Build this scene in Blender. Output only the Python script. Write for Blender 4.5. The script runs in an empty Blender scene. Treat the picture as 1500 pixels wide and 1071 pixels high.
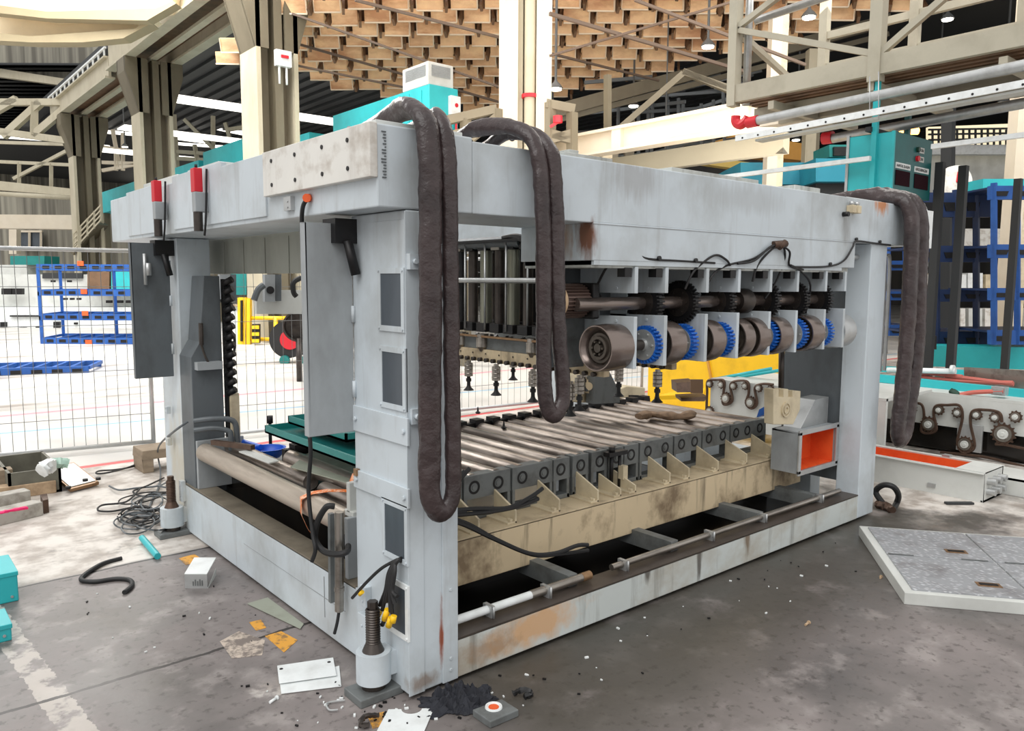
import bpy, bmesh, math, random
from mathutils import Vector, Matrix, noise as mnoise
random.seed(7)
SC = bpy.context.scene
COL = SC.collection
pi = math.pi
# ------------------------------------------------------------------ camera
F, CX, CY, EYE = 1145.0, 750.0, 535.5, 1.7
def _n(v): return v.normalized()
_a = _n(Vector((2114-CX, 418-CY, F))); _b = _n(Vector((-223-CX, 406-CY, F)))
_up = _n(_a.cross(_b))
if _up.y > 0: _up = -_up
_m = _n(_a+_b); _d = _n(_up.cross(_m))
if _d.dot(_a) < 0: _d = -_d
AX, AY, AZ = _n(_m+_d), _n(_m-_d), _up      # world axes in camera coordinates (right, down, forward)
def ray(px, py):
    c = Vector((px-CX, py-CY, F)); return Vector((AX.dot(c), AY.dot(c), AZ.dot(c)))
def onz(px, py, z=0.0): r = ray(px, py); return Vector((0,0,EYE)) + r*((z-EYE)/r.z)
def onx(px, py, x): r = ray(px, py); return Vector((0,0,EYE)) + r*(x/r.x)
def ony(px, py, y): r = ray(px, py); return Vector((0,0,EYE)) + r*(y/r.y)
FW = Vector((AX.z, AY.z, 0)).normalized()    # heading on the floor
RT = Vector((FW.y, -FW.x, 0))
def ond(px, py, d):                           # point at a given distance ahead
    r = ray(px, py); return Vector((0,0,EYE)) + r*(d/(r.x*FW.x+r.y*FW.y))
cam = bpy.data.cameras.new('camera'); co = bpy.data.objects.new('camera', cam); COL.objects.link(co)
cam.sensor_width = 36; cam.lens = F/1500*36; cam.clip_end = 300
cam.clip_start = 0.05
co.matrix_world = Matrix(((AX.x, -AX.y, -AX.z, 0), (AY.x, -AY.y, -AY.z, 0), (AZ.x, -AZ.y, -AZ.z, EYE), (0,0,0,1)))
SC.camera = co
# ------------------------------------------------------------------ light
W = bpy.data.worlds.new('world'); SC.world = W; W.use_nodes = True
bg = W.node_tree.nodes['Background']; bg.inputs[0].default_value = (1.0, 0.99, 0.975, 1); bg.inputs[1].default_value = 0.9
def sun(name, d, e, ang, col=(1,1,1)):
    l = bpy.data.lights.new(name, 'SUN'); l.energy = e; l.angle = math.radians(ang); l.color = col
    o = bpy.data.objects.new(name, l); COL.objects.link(o)
    o.rotation_euler = Vector(d).to_track_quat('-Z', 'Y').to_euler(); return o
sun('daylight', (1.0, 0.55, -1.5), 1.7, 50, (1, .99, .97))
def area(name, loc, d, sx, sy, e, col=(1,1,1)):
    l = bpy.data.lights.new(name, 'AREA'); l.shape = 'RECTANGLE'; l.size = sx; l.size_y = sy; l.energy = e; l.color = col
    o = bpy.data.objects.new(name, l); COL.objects.link(o); o.location = loc
    o.rotation_euler = Vector(d).to_track_quat('-Z', 'Y').to_euler(); return o
area('fill_north', (8, 16, 9.5), (0, 0, -1), 14, 8, 900, (1, .97, .93))  # added fill light above the view, no real fixture
area('fill_far', (5, 21, 11.5), (0, .1, -1), 10, 8, 2200, (1, .98, .95))  # added fill for the far hall, kept out of view
area('vault_fill', (9, 9, 5.0), (.5, .6, .9), 10, 5, 520, (1, .9, .78))  # added hidden light that brightens the coffers
area('fill_east', (13, 5, 8.2), (.2, .2, -1), 6, 6, 500, (1, .96, .9))  # added fill over the platform, out of view
SC.view_settings.view_transform = 'Standard'; SC.view_settings.look = 'None'
SC.view_settings.exposure = 0.0; SC.view_settings.gamma = 1.0
SC.view_settings.use_curve_mapping = False
# ------------------------------------------------------------------ helpers
def lin(c):
    return tuple(((v/255)/12.92 if v/255 <= .04045 else ((v/255+.055)/1.055)**2.4) for v in c)
def mat(name, rgb, rough=.5, metal=0.0, dirt=None, dirt_amt=.0, scale=(2,2,2), streak=None, streak_amt=0, var=.04, bump=0, emit=0, spec=.5, lo=.45, hi=.75, spots=()):
    m = bpy.data.materials.new(name); m.use_nodes = True; nt = m.node_tree; N = nt.nodes; L = nt.links
    b = N['Principled BSDF']; col = lin(rgb)
    b.inputs['Roughness'].default_value = rough; b.inputs['Metallic'].default_value = metal
    b.inputs['Specular IOR Level'].default_value = spec
    if emit:
        b.inputs['Emission Color'].default_value = (*col, 1); b.inputs['Emission Strength'].default_value = emit
        b.inputs['Base Color'].default_value = (*col, 1); return m
    g = N.new('ShaderNodeNewGeometry')
    def noise(sc, s=1.0, det=4):
        mp = N.new('ShaderNodeMapping'); mp.inputs['Scale'].default_value = sc; L.new(g.outputs['Position'], mp.inputs[0])
        n = N.new('ShaderNodeTexNoise'); n.inputs['Scale'].default_value = s; n.inputs['Detail'].default_value = det
        n.inputs['Roughness'].default_value = .62; L.new(mp.outputs[0], n.inputs[0]); return n.outputs[0]
    def mix(fac, a, bb):
        x = N.new('ShaderNodeMix'); x.data_type = 'RGBA'
        L.new(fac, x.inputs[0])
        if isinstance(a, tuple): x.inputs[6].default_value = (*a, 1)
        else: L.new(a, x.inputs[6])
        x.inputs[7].default_value = (*bb, 1); return x.outputs[2]
    def rng(v, a, c, t=1.0):
        r = N.new('ShaderNodeMapRange'); r.inputs[1].default_value = a; r.inputs[2].default_value = c; r.inputs[4].default_value = t
        L.new(v, r.inputs[0]); return r.outputs[0]
    cur = mix(rng(noise((1.3,1.3,1.3), 1.7), .3, .7), tuple(v*(1-var) for v in col), tuple(min(1, v*(1+var)) for v in col))
    if dirt: cur = mix(rng(noise(scale, 1.6, 6), lo, hi, dirt_amt), cur, lin(dirt))
    if streak: cur = mix(rng(noise((7,7,.7), 1.5, 5), .56, .78, streak_amt), cur, lin(streak))
    for (c_, r_, rgb_, amt, fq) in spots:      # stains with a place and shape of their own
        sb = N.new('ShaderNodeVectorMath'); sb.operation = 'SUBTRACT'; L.new(g.outputs['Position'], sb.inputs[0]); sb.inputs[1].default_value = c_
        dv = N.new('ShaderNodeVectorMath'); dv.operation = 'DIVIDE'; L.new(sb.outputs[0], dv.inputs[0]); dv.inputs[1].default_value = r_
        ln = N.new('ShaderNodeVectorMath'); ln.operation = 'LENGTH'; L.new(dv.outputs[0], ln.inputs[0])
        ad = N.new('ShaderNodeMath'); ad.operation = 'MULTIPLY_ADD'; L.new(noise(fq, 1.5, 5), ad.inputs[0]); ad.inputs[1].default_value = 1.6; L.new(ln.outputs['Value'], ad.inputs[2])
        r = N.new('ShaderNodeMapRange'); r.inputs[1].default_value = 1.75; r.inputs[2].default_value = 1.15; r.inputs[4].default_value = amt; L.new(ad.outputs[0], r.inputs[0])
        cur = mix(r.outputs[0], cur, lin(rgb_))
    L.new(cur, b.inputs['Base Color'])
    if bump:
        bp = N.new('ShaderNodeBump'); bp.inputs['Strength'].default_value = bump; bp.inputs['Distance'].default_value = .01
        L.new(noise((9,9,9), 1.5, 4), bp.inputs['Height']); L.new(bp.outputs[0], b.inputs['Normal'])
    return m
M = {}
M['paint'] = mat('grey_paint', (199,208,214), .42, 0, (120,116,104), .5, (1.2,1.2,1.0), (110,98,82), .35, spots=(((2.65,2.60,1.91),(.04,.10,.13),(116,66,34),.95,(16,16,4)), ((2.66,2.74,1.88),(.04,.07,.15),(150,104,60),.7,(16,16,4)), ((5.52,2.56,2.24),(.13,.06,.09),(196,124,66),.9,(18,18,5)), ((2.95,2.56,2.2),(.22,.05,.14),(124,114,106),.4,(22,22,2)), ((1.786,2.56,.24),(.012,.05,.2),(150,78,50),.95,(14,14,6)), ((1.70,2.56,.06),(.1,.1,.05),(128,104,84),.7,(14,14,8)), ((5.03,2.56,2.05),(.07,.05,.14),(130,130,128),.6,(14,14,3)), ((3.9,2.56,2.16),(.5,.05,.1),(150,150,148),.35,(20,20,2)), ((1.632,5.5,.4),(.05,.3,.6),(196,182,150),.6,(5,5,2))))
M['paint_dirty'] = mat('dirty_grey_paint', (196,200,196), .5, 0, (92,80,62), .75, (2.2,2.2,1.1), (60,50,38), .75)
M['sill_paint'] = mat('sill_grey_paint', (200,206,204), .5, 0, (150,128,96), .8, (1.1,1.1,1.6), (66,56,42), .6, spots=(((2.3,2.56,.12),(.36,.1,.12),(212,166,118),.85,(6,6,6)), ((2.05,2.56,.1),(.2,.1,.08),(150,120,92),.6,(14,14,14)), ((3.55,2.56,.16),(.03,.1,.16),(60,48,36),.8,(18,18,3)), ((4.02,2.56,.17),(.05,.1,.14),(112,88,60),.8,(18,18,3)), ((3.1,2.56,.2),(.04,.1,.1),(60,50,40),.8,(18,18,3))))
M['slab'] = mat('scuffed_white_paint', (226,224,218), .55, 0, (150,132,112), .75, (3,3,4), (130,110,90), .3, lo=.5)
M['grey_mid'] = mat('mid_grey_paint', (160,165,168), .45, 0, (90,88,82), .5, (2,2,1))
M['grey_dark'] = mat('dark_grey_paint', (96,102,106), .5, 0, (52,52,50), .6, (3,3,1.5))
M['glass_dark'] = mat('smoked_plastic', (74,82,90), .3, 0, (52,58,64), .6, (5,5,1.5))
M['beige'] = mat('beige_paint', (214,194,160), .55, 0, (96,74,52), .8, (2.4,2.4,2.0), (40,32,24), 1.0, lo=.48, hi=.66)
M['beige_clean'] = mat('cream_paint', (214,200,170), .55, 0, (120,100,76), .6, (3,3,3))
M['steel'] = mat('worn_steel', (168,162,154), .3, .85, (78,66,56), .8, (1.5,5,5))
M['roller'] = mat('roller_steel', (184,172,162), .32, .7, (62,52,45), .9, (7,.9,7), lo=.42, hi=.62)
M['roller_pale'] = mat('roller_pale', (188,176,162), .42, .4, (120,106,94), .6, (9,1.2,9))
M['steel_dark'] = mat('oily_steel', (78,72,68), .36, .7, (38,32,30), .7, (6,6,6))
M['cast'] = mat('cast_grey_block', (112,116,116), .5, .1, (52,48,44), .7, (5,5,5))
M['black'] = mat('black_oxide', (26,26,28), .45, .3, (52,46,42), .5, (8,8,8))
M['oil'] = mat('oily_shade_black', (26,24,22), .18, 0, (50,44,38), .6, (3,3,3))  # oily black; also painted shade behind the in-feed roller
M['rubber'] = mat('black_rubber', (30,30,31), .55)
M['brass'] = mat('brass_brown', (150,118,86), .4, .5, (80,60,44), .6, (8,8,8))
M['drum'] = mat('drum_bronze', (134,122,116), .26, .75, (84,68,60), .7, (2,9,9))
M['drum_in'] = mat('drum_inner', (92,84,76), .45, .5, (44,38,32), .7, (8,8,8))
M['blue'] = mat('gear_blue', (24,98,190), .45, 0, (10,40,90), .5, (8,8,8))
M['fabric'] = mat('dark_brown_sleeve', (62,50,50), .34, 0, (30,25,27), .8, (3,3,2.4), bump=1.0)
M['orange'] = mat('orange_inner', (232,98,48), .4, 0, (190,52,20), .5, (4,4,4))
M['orange_tape'] = mat('orange_white_tape', (240,130,66), .55, 0, (246,200,170), .9, (22,22,22), lo=.5, hi=.56)
M['red'] = mat('red_paint', (206,28,44), .4)
M['cream_motor'] = mat('cream_flange', (206,176,140), .5, 0, (140,110,84), .5, (8,8,8))
M['teal'] = mat('teal_paint', (50,184,190), .4, 0, (40,140,150), .4, (1,1,1))
M['teal_dark'] = mat('teal_dark_paint', (30,128,124), .4, 0, (26,100,98), .5, (3,3,3))
M['tealblue'] = mat('teal_blue_paint', (34,128,150), .45, 0, (24,90,112), .5, (1,1,1))
M['white'] = mat('white_panel', (232,236,236), .45, 0, (170,170,165), .4, (5,5,5))
M['galv'] = mat('galvanised', (188,190,190), .38, .6, (140,140,138), .5, (5,5,5))
M['build'] = mat('building_steel_cream', (190,182,160), .55, 0, (150,138,112), .5, (.5,.5,.3), (120,104,80), .3)
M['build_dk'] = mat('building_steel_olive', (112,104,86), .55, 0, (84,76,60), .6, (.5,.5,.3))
M['build_white'] = mat('building_steel_white', (214,203,184), .5, 0, (200,180,150), .4, (.4,.4,.4))
M['plat'] = mat('platform_steel', (176,170,152), .55, 0, (120,112,94), .5, (1,1,1))
M['dark'] = mat('dark_steelwork', (46,48,50), .6)
M['yellow'] = mat('yellow_paint', (246,196,24), .45, 0, (180,132,20), .5, (2,2,2), lo=.55, hi=.8)
M['rackblue'] = mat('rack_blue', (38,92,170), .5, 0, (22,56,110), .6, (2,2,2))
M['racknavy'] = mat('rack_navy', (22,48,92), .5, 0, (12,26,52), .7, (1.5,1.5,1.5))
M['cabinet'] = mat('grey_panel', (206,208,204), .5, 0, (150,150,144), .5, (1,1,1))
M['wood'] = mat('grey_timber', (150,134,114), .8, 0, (96,84,70), .7, (3,3,9))
M['chain'] = mat('rusty_chain', (92,72,60), .5, .5, (50,38,32), .7, (14,14,14))

class MB:
    def __init__(s): s.v = []; s.f = []; s.sm = []
    def add(s, vs, fs, smooth=False):
        o = len(s.v); s.v += [tuple(v) for v in vs]; s.f += [tuple(i+o for i in f) for f in fs]; s.sm += [smooth]*len(fs); return s
    def box(s, x0, x1, y0, y1, z0, z1, R=None):
        vs = [Vector((x, y, z)) for z in (z0, z1) for y in (y0, y1) for x in (x0, x1)]
        if R is not None: vs = [R @ v for v in vs]
        return s.add(vs, [(0,2,3,1), (4,5,7,6), (0,1,5,4), (1,3,7,5), (3,2,6,7), (2,0,4,6)])
    def beam(s, p0, p1, w, h, up=(0,0,1)):
        p0, p1 = Vector(p0), Vector(p1); d = (p1-p0).normalized(); u = Vector(up)
        if abs(d.dot(u)) > .98: u = Vector((1,0,0))
        r = d.cross(u).normalized(); u = r.cross(d).normalized()
        vs = [p + r*(w/2*a) + u*(h/2*b) for p in (p0, p1) for a, b in ((-1,-1), (1,-1), (1,1), (-1,1))]
        return s.add(vs, [(3,2,1,0), (4,5,6,7), (0,1,5,4), (1,2,6,5), (2,3,7,6), (3,0,4,7)])
    def cyl(s, p0, p1, r0, r1=None, n=20, cap=True):
        p0, p1 = Vector(p0), Vector(p1); r1 = r0 if r1 is None else r1
        d = (p1-p0).normalized(); a = Vector((0,0,1)) if abs(d.z) < .9 else Vector((1,0,0))
        u = d.cross(a).normalized(); w = d.cross(u)
        c = [u*math.cos(2*pi*i/n)+w*math.sin(2*pi*i/n) for i in range(n)]
        s.add([p0+k*r0 for k in c]+[p1+k*r1 for k in c], [(i, (i+1) % n, n+(i+1) % n, n+i) for i in range(n)], True)
        if cap:
            s.add([p0+k*r0 for k in c], [tuple(range(n-1, -1, -1))]); s.add([p1+k*r1 for k in c], [tuple(range(n))])
        return s
    def lathe(s, p0, d, prof, n=32, smooth=True):   # prof: (along, radius)
        p0 = Vector(p0); d = Vector(d).normalized(); a = Vector((0,0,1)) if abs(d.z) < .9 else Vector((1,0,0))
        u = d.cross(a).normalized(); w = d.cross(u)
        c = [u*math.cos(2*pi*i/n)+w*math.sin(2*pi*i/n) for i in range(n)]
        for (h0, r0), (h1, r1) in zip(prof[:-1], prof[1:]):
            s.add([p0+d*h0+k*r0 for k in c]+[p0+d*h1+k*r1 for k in c], [(i, (i+1) % n, n+(i+1) % n, n+i) for i in range(n)], smooth)
        return s
    def prism(s, poly, off):                         # planar polygon (3-D points) extruded by a vector
        poly = [Vector(p) for p in poly]; off = Vector(off); n = len(poly)
        return s.add(poly+[p+off for p in poly], [tuple(range(n-1, -1, -1)), tuple(range(n, 2*n))]+[(i, (i+1) % n, n+(i+1) % n, n+i) for i in range(n)])
    def tube(s, pts, r, n=8, sub=6, flat=1.0, flatdir=None, wob=0, nz=0, nf=20, closed=False, caps=True):
        pts = [Vector(p) for p in pts]; P = []
        if sub > 1 and len(pts) > 2:
            for i in range(len(pts)-1):
                a, b = pts[max(i-1, 0)], pts[i]; c, d = pts[i+1], pts[min(i+2, len(pts)-1)]
                for k in range(sub):
                    t = k/sub; P.append(.5*((2*b)+(c-a)*t+(2*a-5*b+4*c-d)*t*t+(3*b-a-3*c+d)*t**3))
            P.append(pts[-1])
        else: P = pts
        rings = []; u = None
        for i, p in enumerate(P):
            t = (P[min(i+1, len(P)-1)]-P[max(i-1, 0)])
            t = t.normalized() if t.length > 1e-9 else Vector((0,0,1))
            if flatdir is not None: u = Vector(flatdir)
            elif u is None: u = Vector((0,0,1)) if abs(t.z) < .9 else Vector((1,0,0))
            u = (u-t*u.dot(t))
            u = u.normalized() if u.length > 1e-6 else t.orthogonal().normalized()
            w = t.cross(u)
            rr = r if not callable(r) else r(i/(len(P)-1))
            ring = []
            for k in range(n):
                q = rr*(1+(random.uniform(-wob, wob) if wob else 0)); a = 2*pi*k/n
                if nz: q *= 1+nz*(mnoise.fractal((p+u*math.cos(a)*rr+w*math.sin(a)*rr)*nf, .8, 2.0, 4))
                ring.append(p+u*math.cos(a)*q*flat+w*math.sin(a)*q)
            rings.append(ring)
        vs = [v for g in rings for v in g]; m = len(rings)
        s.add(vs, [(i*n+k, i*n+(k+1) % n, (i+1)*n+(k+1) % n, (i+1)*n+k) for i in range(m-1) for k in range(n)], True)
        if caps: s.add(rings[0], [tuple(range(n-1, -1, -1))]); s.add(rings[-1], [tuple(range(n))])
        return s
    def build(s, name, m, parent=None, bevel=0, subd=0):
        me = bpy.data.meshes.new(name); me.from_pydata(s.v, [], s.f); me.materials.append(m)
        me.polygons.foreach_set('use_smooth', s.sm)
        bm = bmesh.new(); bm.from_mesh(me); bmesh.ops.remove_doubles(bm, verts=bm.verts, dist=1e-5)
        bmesh.ops.recalc_face_normals(bm, faces=bm.faces)
        for e in bm.edges:
            if len(e.link_faces) == 2 and e.calc_face_angle(0) > .62: e.smooth = False
        bm.to_mesh(me); bm.free(); me.update()
        o = bpy.data.objects.new(name, me); COL.objects.link(o)
        if parent is not None:
            o.parent = parent
            if parent.type == 'EMPTY': o.matrix_parent_inverse = Matrix.Translation(-parent.location)
        if bevel:
            b = o.modifiers.new('bevel', 'BEVEL'); b.width = bevel; b.segments = 2; b.limit_method = 'ANGLE'; b.angle_limit = math.radians(50)
        if subd:
            b = o.modifiers.new('sub', 'SUBSURF'); b.levels = subd; b.render_levels = subd
        return o
def build_each(s, name, m, parent=None, bevel=0):
    # every separate piece of the collected shapes becomes an object of its own
    key = {}; ids = [key.setdefault(tuple(round(c, 5) for c in v), len(key)) for v in s.v]
    up = list(range(len(key)))
    def find(a):
        while up[a] != a: up[a] = up[up[a]]; a = up[a]
        return a
    for f in s.f:
        r = find(ids[f[0]])
        for i in f[1:]: up[find(ids[i])] = r
    groups = {}
    for f, sm in zip(s.f, s.sm): groups.setdefault(find(ids[f[0]]), []).append((f, sm))
    out = []
    for g in groups.values():
        q = MB(); mp = {}
        for f, sm in g:
            q.f.append(tuple(mp.setdefault(i, len(mp)) for i in f)); q.sm.append(sm)
        q.v = [s.v[i] for i in sorted(mp, key=mp.get)]
        out.append(q.build(name, m, parent, bevel))
    return out
MB.build_each = build_each
def tag(o, label=None, cat=None, group=None, kind=None):
    if label: o['label'] = label
    if cat: o['category'] = cat
    if group: o['group'] = group
    if kind: o['kind'] = kind
    return o
def thing(name, loc, label, cat, group=None):
    e = bpy.data.objects.new(name, None); COL.objects.link(e); e.location = loc; e.empty_display_size = .1
    return tag(e, label, cat, group)
def B(x0, x1, y0, y1, z0, z1): return MB().box(x0, x1, y0, y1, z0, z1)
def clone(o, parent=None):
    c = o.copy(); COL.objects.link(c)
    if parent is not None: c.parent = parent
    for ch in o.children: clone(ch, c)
    return c
def rotz(p, a, c=(0,0,0)):
    return Matrix.Translation(Vector(c)) @ Matrix.Rotation(a, 4, 'Z') @ Matrix.Translation(-Vector(c)) @ p
# ================================================================== SETTING
def floor_mat():
    m = bpy.data.materials.new('concrete_floor'); m.use_nodes = True; nt = m.node_tree; N = nt.nodes; L = nt.links
    b = N['Principled BSDF']; g = N.new('ShaderNodeNewGeometry'); sp = N.new('ShaderNodeSeparateXYZ'); L.new(g.outputs['Position'], sp.inputs[0])
    def noise(s, det=6, sc=(1,1,1), ro=.6):
        mp = N.new('ShaderNodeMapping'); mp.inputs['Scale'].default_value = sc; L.new(g.outputs['Position'], mp.inputs[0])
        n = N.new('ShaderNodeTexNoise'); n.inputs['Scale'].default_value = s; n.inputs['Detail'].default_value = det; n.inputs['Roughness'].default_value = ro
        L.new(mp.outputs[0], n.inputs[0]); return n.outputs[0]
    def ma(op, a, c=None, d=None, clamp=False):
        x = N.new('ShaderNodeMath'); x.operation = op; x.use_clamp = clamp
        for i, v in enumerate((a, c, d)):
            if v is None: continue
            if isinstance(v, (int, float)): x.inputs[i].default_value = v
            else: L.new(v, x.inputs[i])
        return x.outputs[0]
    def ramp(v, a, c): 
        r = N.new('ShaderNodeMapRange'); r.interpolation_type = 'SMOOTHSTEP'; r.inputs[1].default_value = a; r.inputs[2].default_value = c; L.new(v, r.inputs[0]); return r.outputs[0]
    def mix(f, a, c):
        x = N.new('ShaderNodeMix'); x.data_type = 'RGBA'
        if isinstance(f, float): x.inputs[0].default_value = f
        else: L.new(f, x.inputs[0])
        for i, v in ((6, a), (7, c)):
            if isinstance(v, tuple): x.inputs[i].default_value = (*v, 1)
            else: L.new(v, x.inputs[i])
        return x.outputs[2]
    X, Y = sp.outputs[0], sp.outputs[1]
    n1, n2, n3 = noise(.9), noise(4.5, 8), noise(22, 5)
    dark = mix(ramp(n1, .34, .66), lin((94,90,88)), lin((134,126,124)))
    dark = mix(ma('MULTIPLY', ramp(n2, .5, .7), .7), dark, lin((156,149,146)))
    dark = mix(ma('MULTIPLY', ramp(n3, .54, .68), .6), dark, lin((62,56,54)))
    oilf = ma('MULTIPLY', ma('MULTIPLY', ramp(ma('ADD', Y, ma('MULTIPLY', n1, 1.3)), 2.15, 2.8), ramp(X, 1.5, 2.0)), ramp(noise(2.2, 6), .25, .45))
    dark = mix(ma('MULTIPLY', oilf, .8), dark, lin((56,54,46)))
    light = mix(ramp(n2, .4, .66), lin((212,206,199)), lin((160,150,141)))
    light = mix(ramp(noise(1.6, 8, (1,2.2,1)), .56, .7), light, lin((122,112,104)))
    # worn pale slab: beyond the joint at y=4.95 on the left, and right of the machine
    yj = ma('ADD', Y, ma('MULTIPLY', ma('SUBTRACT', n2, .5), .06))
    lf = ma('MULTIPLY', ramp(yj, 4.92, 4.98), ramp(ma('ADD', n1, ma('MULTIPLY', n3, .2)), .44, .54))
    lf = ma('MAXIMUM', lf, ramp(ma('ADD', Y, n1), 5.9, 6.6))
    rf = ma('MULTIPLY', ramp(ma('ADD', X, ma('MULTIPLY', n2, .8)), 5.9, 6.5), ramp(noise(1.3, 7), .36, .54))
    pf = ma('MAXIMUM', lf, rf)
    patch = ma('MULTIPLY', ramp(noise(1.05, 8, (1,1,1)), .6, .68), ramp(n3, .35, .6))
    patch = ma('MULTIPLY', patch, ramp(ma('MULTIPLY', X, -1), -1.7, -1.3))
    pf = ma('MAXIMUM', pf, ma('MULTIPLY', patch, .7))
    c = mix(pf, dark, light)
    # clean bright hall floor past y = 7.8
    far = ramp(Y, 7.84, 7.9)
    hall = mix(ma('MULTIPLY', ramp(noise(.8, 6, (.4,1.6,1)), .5, .68), ramp(Y, 11.2, 11.5)), lin((206,203,198)), lin((150,140,132)))
    c = mix(far, c, hall)
    def line(v, at, w, colr, cur, x0=None):
        f = ma('LESS_THAN', ma('ABSOLUTE', ma('SUBTRACT', v, at)), w)
        if x0 is not None: f = ma('MULTIPLY', f, x0)
        return mix(f, cur, colr)
    c = line(Y, 7.8, .05, lin((214,90,92)), c, ma('GREATER_THAN', X, 1.45))
    c = line(Y, 11.35, .07, lin((226,150,160)), c)
    c = line(ma('ADD', Y, ma('MULTIPLY', X, .1)), 10.2, .03, lin((120,180,214)), c)
    sx = ma('ADD', X, ma('MULTIPLY', Y, .07))
    stripe = ma('MULTIPLY', ma('LESS_THAN', ma('ABSOLUTE', ma('SUBTRACT', ma('ADD', sx, ma('MULTIPLY', n3, .05)), .80)), .055), ma('MULTIPLY', ramp(noise(7, 8), .42, .52), ma('LESS_THAN', Y, 4.93)))
    c = mix(ma('MULTIPLY', stripe, .7), c, lin((190,182,174)))
    c = line(yj, 4.93, .012, lin((44,40,38)), c); c = line(yj, 3.5, .011, lin((52,48,46)), c)
    L.new(c, b.inputs['Base Color'])
    rr = N.new('ShaderNodeMapRange'); rr.inputs[1].default_value = .35; rr.inputs[2].default_value = .65; rr.inputs[3].default_value = .28; rr.inputs[4].default_value = .6
    L.new(n1, rr.inputs[0]); L.new(rr.outputs[0], b.inputs['Roughness'])
    bp = N.new('ShaderNodeBump'); bp.inputs['Strength'].default_value = .25; bp.inputs['Distance'].default_value = .01
    L.new(n2, bp.inputs['Height']); L.new(bp.outputs[0], b.inputs['Normal'])
    return m
tag(B(-30, 100, -12, 100, -.3, 0).build('floor', floor_mat()), kind='structure')
def S(mb, name, m, **k): return tag(mb.build(name, m, **k), kind='structure')
def clad(name, rgb, rgb2, horiz=False, sc=2.2):
    m = bpy.data.materials.new(name); m.use_nodes = True; nt = m.node_tree; N = nt.nodes; L = nt.links; b = N['Principled BSDF']
    g = N.new('ShaderNodeNewGeometry'); mp = N.new('ShaderNodeMapping'); L.new(g.outputs['Position'], mp.inputs[0])
    mp.inputs['Scale'].default_value = (sc, sc, .05)
    n = N.new('ShaderNodeTexNoise'); n.inputs['Scale'].default_value = 1.4; n.inputs['Detail'].default_value = 5; L.new(mp.outputs[0], n.inputs[0])
    r = N.new('ShaderNodeMapRange'); r.inputs[1].default_value = .38; r.inputs[2].default_value = .62; L.new(n.outputs[0], r.inputs[0])
    x = N.new('ShaderNodeMix'); x.data_type = 'RGBA'; L.new(r.outputs[0], x.inputs[0]); x.inputs[6].default_value = (*lin(rgb), 1); x.inputs[7].default_value = (*lin(rgb2), 1)
    L.new(x.outputs[2], b.inputs['Base Color']); b.inputs['Roughness'].default_value = .6; return m
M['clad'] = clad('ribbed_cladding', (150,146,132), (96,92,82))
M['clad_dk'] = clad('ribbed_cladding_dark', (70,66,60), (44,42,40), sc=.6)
S(B(-30, 95, 95, 95.4, 0, 16), 'wall_back', M['clad'])
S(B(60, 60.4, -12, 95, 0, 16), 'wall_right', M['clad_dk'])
# corrugated dark roof deck, stepped: low aisle beyond the crane runway and a high bay
deck = MB()
for i in range(60):
    x = 9.6+i*.85; deck.box(x, x+.45, 24, 62, 12.0, 12.15)
deck.box(9.6, 60, 24, 95, 12.15, 12.4); deck.box(20, 60, -6, 24, 12.15, 12.4)
S(deck, 'ceiling', M['dark'])
ld = MB()
for i in range(36):
    s0 = 50.5+i*1.1; ld.prism([FW*s0-RT*50, FW*s0+RT*2, FW*(s0+.55)+RT*2, FW*(s0+.55)-RT*50], (0,0,.15))
ld.prism([FW*50.5-RT*50, FW*50.5+RT*2, FW*90+RT*2, FW*90-RT*50], (0,0,.05))
ld.v = [(x, y, z+14.9) for x, y, z in ld.v]
S(ld, 'ceiling', M['dark'])
# far sunlit roof strips (glazed)
M['sky'] = mat('roof_glazing', (255,250,240), emit=2.2)
gz = MB()
for y in (33, 41, 49): gz.box(10.5, 24, y, y+1.3, 8.9, 8.97)
S(gz, 'window_1', M['sky'])
# back wall glazing & bands seen at left
w2 = MB()
for i in range(14): w2.box(24+i*2.6, 26.2+i*2.6, 94.8, 94.98, 7.4, 9.2)
S(w2, 'window_2', M['sky'])

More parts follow.
